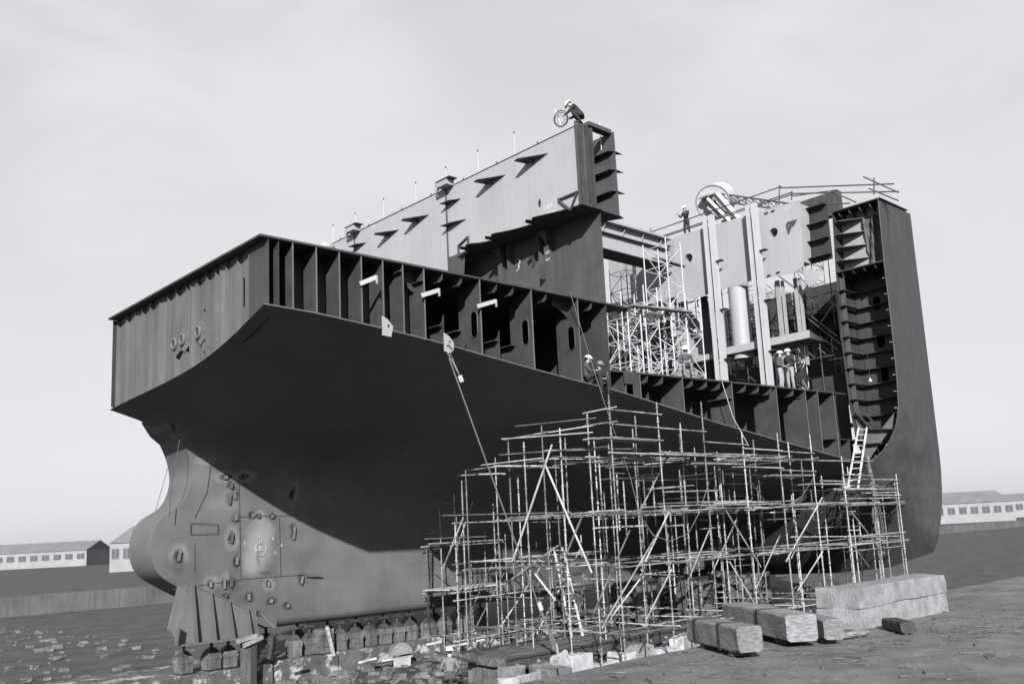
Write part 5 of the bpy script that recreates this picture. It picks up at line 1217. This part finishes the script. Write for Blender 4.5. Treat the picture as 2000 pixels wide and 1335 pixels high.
def person(label, loc, face, pose, top, legs, shoes='boot', glove='skin', helmet='helmet', s=1.0, grp='shipyard workers'):
    J = FRD[pose]; pts = []; rad = []; reg = []; ed = []
    def add(p, r_, g): pts.append(Vector(p)); rad.append(r_); reg.append(g); return len(pts)-1
    mir = lambda p, k: (p[0]*k, p[1], p[2])
    pel = add(J['pel'], .15, 'legs'); wa = add(Vector(J['pel']).lerp(Vector(J['che']), .5), .145, 'top'); che = add(J['che'], .17, 'top')
    un = add(Vector(J['che']).lerp(Vector(J['nec']), .72), .12, 'top'); nec = add(J['nec'], .06, 'skin'); h0 = add(J['hd0'], .085, 'skin'); h1 = add(J['hd1'], .098, 'skin'); h2 = add(Vector(J['hd1'])+(Vector(J['hd1'])-Vector(J['hd0'])).normalized()*.07, .07, 'skin')
    ed += [(pel, wa), (wa, che), (che, un), (un, nec), (nec, h0), (h0, h1), (h1, h2)]
    hands = []
    for k in (-1, 1):
        a = add(mir(J['sh'], k), .082, 'top'); e = add(mir(J['el'], k), .058, 'top'); w_ = add(mir(J['wr'], k), .038, 'glove')
        e1 = add(Vector(mir(J['el'], k)).lerp(Vector(mir(J['wr'], k)), .8), .046, 'top')
        ed += [(un, a), (a, e), (e, e1), (e1, w_)]; hands.append((Vector(mir(J['el'], k)), Vector(mir(J['wr'], k)), k))
        hp_ = add(mir(J['hip'], k), .115, 'legs'); kn = add(mir(J['kn'], k), .075, 'legs'); an = add(mir(J['an'], k), .05, 'legs')
        cf = add(Vector(mir(J['kn'], k)).lerp(Vector(mir(J['an'], k)), .35), .07, 'legs'); to = add(mir(J['to'], k), .042, 'shoes')
        hl = add(Vector(mir(J['an'], k))-V(0, 0, .045), .05, 'shoes')
        ed += [(pel, hp_), (hp_, kn), (kn, cf), (cf, an), (an, hl), (hl, to)]
    me = bpy.data.meshes.new('sk'); me.from_pydata(pts, ed, [])
    ob = bpy.data.objects.new('sk', me); col.objects.link(ob)
    ob.modifiers.new('skin', 'SKIN'); sv = me.skin_vertices[0].data
    for i, r_ in enumerate(rad): sv[i].radius = (r_, r_*(.8 if i in (pel, wa, che) else 1)); sv[i].use_root = (i == 0)
    sb = ob.modifiers.new('sub', 'SUBSURF'); sb.levels = sb.render_levels = 1
    bpy.context.view_layer.update()
    bm = bmesh.new(); tmp = bpy.data.meshes.new_from_object(ob.evaluated_get(bpy.context.evaluated_depsgraph_get())); bm.from_mesh(tmp)
    bpy.data.objects.remove(ob); bpy.data.meshes.remove(me); bpy.data.meshes.remove(tmp)
    RG = ['top', 'legs', 'skin', 'shoes', 'glove']
    bm.faces.ensure_lookup_table()
    def reg_at(c):
        best, bi = 9, 'top'
        for a, b in ed:
            pa, pb = pts[a], pts[b]; d = pb-pa; t = max(0, min(1, (c-pa).dot(d)/max(1e-6, d.length_squared)))
            ds = (c-(pa+d*t)).length - lerp(rad[a], rad[b], t)
            if ds < best: best = ds; bi = reg[a] if t < .5 else reg[b]
        return bi
    for f in bm.faces: f.material_index = RG.index(reg_at(f.calc_center_median())); f.smooth = True
    def addmb(mb, idx):
        vv = [bm.verts.new(p) for p in mb.v]
        for f in mb.f:
            try: nf = bm.faces.new([vv[i] for i in f]); nf.material_index = idx; nf.smooth = True
            except ValueError: pass
    for el, wr_, k in hands:            # palms and five fingers each
        d = (wr_-el).normalized(); sd = d.cross(EZ).normalized()*k; nn_ = sd.cross(d)
        mb = MB(); mb.ball(wr_+d*.05, .042, .042, .03, 8, 6)
        for q, L_ in ((-.03, .065), (-.01, .08), (.01, .075), (.03, .058)):
            b_ = wr_+d*.075+sd*q; mid_ = b_+d*L_*.6; mb.tube(b_, mid_, .0095, .009, 6); mb.tube(mid_, mid_+(d*.7-EZ*.7)*L_*.5, .009, .007, 6)
        b_ = wr_+d*.03-sd*.035; mb.tube(b_, b_+(d*.6-sd*.8)*.055, .012, .009, 6)
        addmb(mb, RG.index('glove'))
    fwd = V(0, 1, 0); hc = Vector(J['hd1']); upv = (Vector(J['hd1'])-Vector(J['hd0'])).normalized()
    fw_ = (fwd-upv*fwd.dot(upv)).normalized(); sd = fw_.cross(upv)
    mb = MB(); mb.tube(hc+fw_*.085+upv*.0, hc+fw_*.115-upv*.04, .012, .02, 6)
    for k in (-1, 1): mb.ball(hc+sd*.098*k-upv*.02, .014, .022, .033, 6, 5)
    addmb(mb, RG.index('skin'))
    me = bpy.data.meshes.new('person'); bm.to_mesh(me); bm.free()
    for r_, mname in zip(RG, (top, legs, 'skin', shoes, glove)): me.materials.append(MATS[mname])
    o = bpy.data.objects.new('person', me); col.objects.link(o); tag(o, label, 'person', grp)
    o.location = loc; o.rotation_euler[2] = math.atan2(-face[0], face[1]); o.scale = (s, s, s)
    rot = Matrix((sd, fw_, upv)).transposed()
    def child(mb, nm, mt_):
        c_ = mb.build(nm, mt_, None, smooth=True, origin=(0, 0, 0)); c_.parent = o; return c_
    mb = MB(); mb.ball(hc+fw_*.062+upv*.012+sd*.035, .014, .01, .01, 6, 5); mb.ball(hc+fw_*.062+upv*.012-sd*.035, .014, .01, .01, 6, 5)
    mb.add([hc+fw_*.1+sd*.03-upv*.06, hc+fw_*.1-sd*.03-upv*.06, hc+fw_*.098-sd*.03-upv*.07, hc+fw_*.098+sd*.03-upv*.07], [(0, 1, 2, 3)]); child(mb, 'eyes_and_mouth', 'boot')
    mb = MB(); mb.ball(hc-fw_*.025+upv*.01, .104, .10, .10, 12, 8, rot); child(mb, 'hair', 'cloth_dark')
    if helmet:
        mb = MB(); vs_ = []; nn_, mm_ = 16, 6
        for j in range(mm_+1):
            ph = math.pi/2*j/mm_
            for i in range(nn_):
                t = 2*math.pi*i/nn_; vs_.append(hc+upv*.03+rot @ V(.13*math.sin(ph)*math.cos(t), .155*math.sin(ph)*math.sin(t), .125*math.cos(ph)))
        mb.add(vs_, [(j*nn_+i, (j+1)*nn_+i, (j+1)*nn_+(i+1) % nn_, j*nn_+(i+1) % nn_) for j in range(mm_) for i in range(nn_)])
        mb.prism([hc+upv*.03+rot @ V(.14*math.cos(t), .17*math.sin(t)+(.04 if math.sin(t) > 0 else 0), 0) for t in [2*math.pi*i/16 for i in range(16)]], upv*.008)
        child(mb, 'helmet', helmet)
    return o
TOCAM = (-.69, -.71)
p = PY(1150, 746, YS+.25); person('seated worker in dark jacket and white helmet turned away on the shell edge', V(p.x, YS+.35, under_z(p.x, YS+.35)+.30), (.75, -.6), 'knees', 'cloth_mid', 'cloth_dark')
p = PY(1175, 752, YS+.15); person('seated worker in dark clothes with pale gloves leaning by the end bulkhead', V(p.x+.0, YS+.3, under_z(p.x, YS+.2)+.10), (-.3, -.95), 'sit', 'cloth_dark', 'cloth_dark', glove='cloth_white', helmet='cloth_grey')
p = PZ(1345, 737, ZS); q = V(p.x+.55, p.y+.5, ZS+.42)
sb_ = tag(MB().box((q.x-.3, q.y-.2, ZS+.035), (q.x+.5, q.y+.4, q.z)).build('plank_box', 'plank', bevel=.01), 'low wooden box on the lower deck under the seated man', 'box')
person('seated worker in dark jacket with folded hands facing out from the lower deck', V(q.x, q.y, q.z), TOCAM, 'sit', 'cloth_mid', 'cloth_grey', shoes='cloth_white', s=1.0)
p = PX(1343, 458, XR+1.2); person('worker in dark overalls standing on the panelled wall holding the rail', V(p.x, p.y, p.z-.12), (-.9, .1), 'rail', 'cloth_dark', 'cloth_dark', s=1.0)
p = PZ(1537, 757, ZS+.03); person('standing worker in mid-grey jacket beside his taller dark-jacketed mate', V(p.x+.35, p.y+.45, ZS+.03), (.2, -1), 'stand', 'cloth_mid', 'cloth_white', s=.97)
p = PZ(1553, 758, ZS+.03); person('standing worker in black jacket and pale trousers bending to his mate', V(p.x+.3, p.y+.35, ZS+.03), (-.8, .1), 'stand', 'cloth_dark', 'cloth_white', s=1.03)
tp_ = PX(1117, 240, XB+.35); person('worker in dark jacket crouching on top of the tall pale bulkhead', V(XB+.45, YS+.02, ZT+.22), (-.35, .6), 'crouch', 'cloth_dark', 'cloth_dark')
cl = thing('hose_coil', 'round hose coil held by the worker on the bulkhead top', 'hose', V(XB-.1, YS+1.15, ZT+.4))
cc3 = PX(1100, 230, XB-.1)
for r_, dd in ((.30, 0), (.26, .05), (.28, -.05), (.15, .02)): MB().ring(cc3+V(dd, dd+.12, 0), (.8, .25, .2), r_, .016, 20, 5).build('loop', 'galv' if dd > 0 else 'iron', cl)
MB().tube(PX(1083, 212, XB-.1), PX(1096, 246, XB-.1), .022, n=6).build('nozzle', 'tube_pale', cl)
p = PD(877, 1264, 28.2); person('helmeted worker in light grey jacket stooping with his back turned at the trackway end', V(p.x, p.y, 0.0), (.69, .71), 'stoop', 'cloth_grey', 'cloth_mid', s=(p.z-.0)/1.55)

# ================================================================== FAR BACKGROUND
def shed(label, px0, px1, D, zt, zr, depth_, nw, mt_='far_wall'):
    a, b = PD(px0, 1050, D), PD(px1, 1050, D); t = thing('yard_shed', label, 'building', V(a.x, a.y, 0), 'yard sheds beyond the dock')
    d = V(b.x-a.x, b.y-a.y, 0); L_ = d.length; d.normalize(); s = V(-d.y, d.x, 0)
    if s.dot(ray(1046, 900)) < 0: s = -s
    A = V(a.x, a.y, 0); P = lambda u, v, z: A+d*u+s*v+V(0, 0, z)
    MB().hexa([P(0, 0, -.5), P(L_, 0, -.5), P(L_, depth_, -.5), P(0, depth_, -.5), P(0, 0, zt), P(L_, 0, zt), P(L_, depth_, zt), P(0, depth_, zt)]).build('wall', mt_, t)
    MB().prism([P(0, -.4, zt+.02), P(0, depth_+.4, zt+.02), P(0, depth_/2, zr)], d*L_).build('roof', 'far_roof', t)
    for k in range(nw):
        u = L_*(k+.5)/nw; wd = L_/nw*.32
        f = MB().hexa([P(u-wd, -.1, zt*.45), P(u+wd, -.1, zt*.45), P(u+wd, -.02, zt*.45), P(u-wd, -.02, zt*.45), P(u-wd, -.1, zt*.8), P(u+wd, -.1, zt*.8), P(u+wd, -.02, zt*.8), P(u-wd, -.02, zt*.8)]).build('window', 'far_glass', t)
        MB().hexa([P(u-.06, -.14, zt*.45), P(u+.06, -.14, zt*.45), P(u+.06, -.105, zt*.45), P(u-.06, -.105, zt*.45), P(u-.06, -.14, zt*.8), P(u+.06, -.14, zt*.8), P(u+.06, -.105, zt*.8), P(u-.06, -.105, zt*.8)]).build('glazing_bar', 'far_wall', f)
    return t
for k, (p0, p1, D_, zt_2, zr2, nw, l_) in enumerate([(215, 372, 260, 8, 13, 7, 'long pale shed with pitched roof seen through the propeller aperture'), (-80, 170, 480, 8, 13, 11, 'very long low shed far beyond the empty dock side'), (1830, 1990, 380, 8, 13, 7, 'far workshop hall beyond the forward end of the side tank'), (1965, 2100, 500, 9, 13, 6, 'low far store shed next to the far workshop hall')]):
    shed(l_, p0, p1, D_, zt_2, zr2, 30, nw)
ms = PD(362, 1010, 120); mt2 = thing('derrick_mast', 'thin far derrick mast with stay wires seen through the aperture', 'mast', V(ms.x, ms.y, 0))
MB().tube(V(ms.x, ms.y, 0), PD(330, 905, 120), .14, n=6).build('boom', 'far_roof', mt2)
for a, b in [((330, 905), (400, 905)), ((330, 905), (385, 1010)), ((332, 935), (380, 930)), ((330, 905), (300, 1010))]: MB().tube(PD(*a, 120), PD(*b, 120), .05, n=5).build('stay', 'far_roof', mt2)
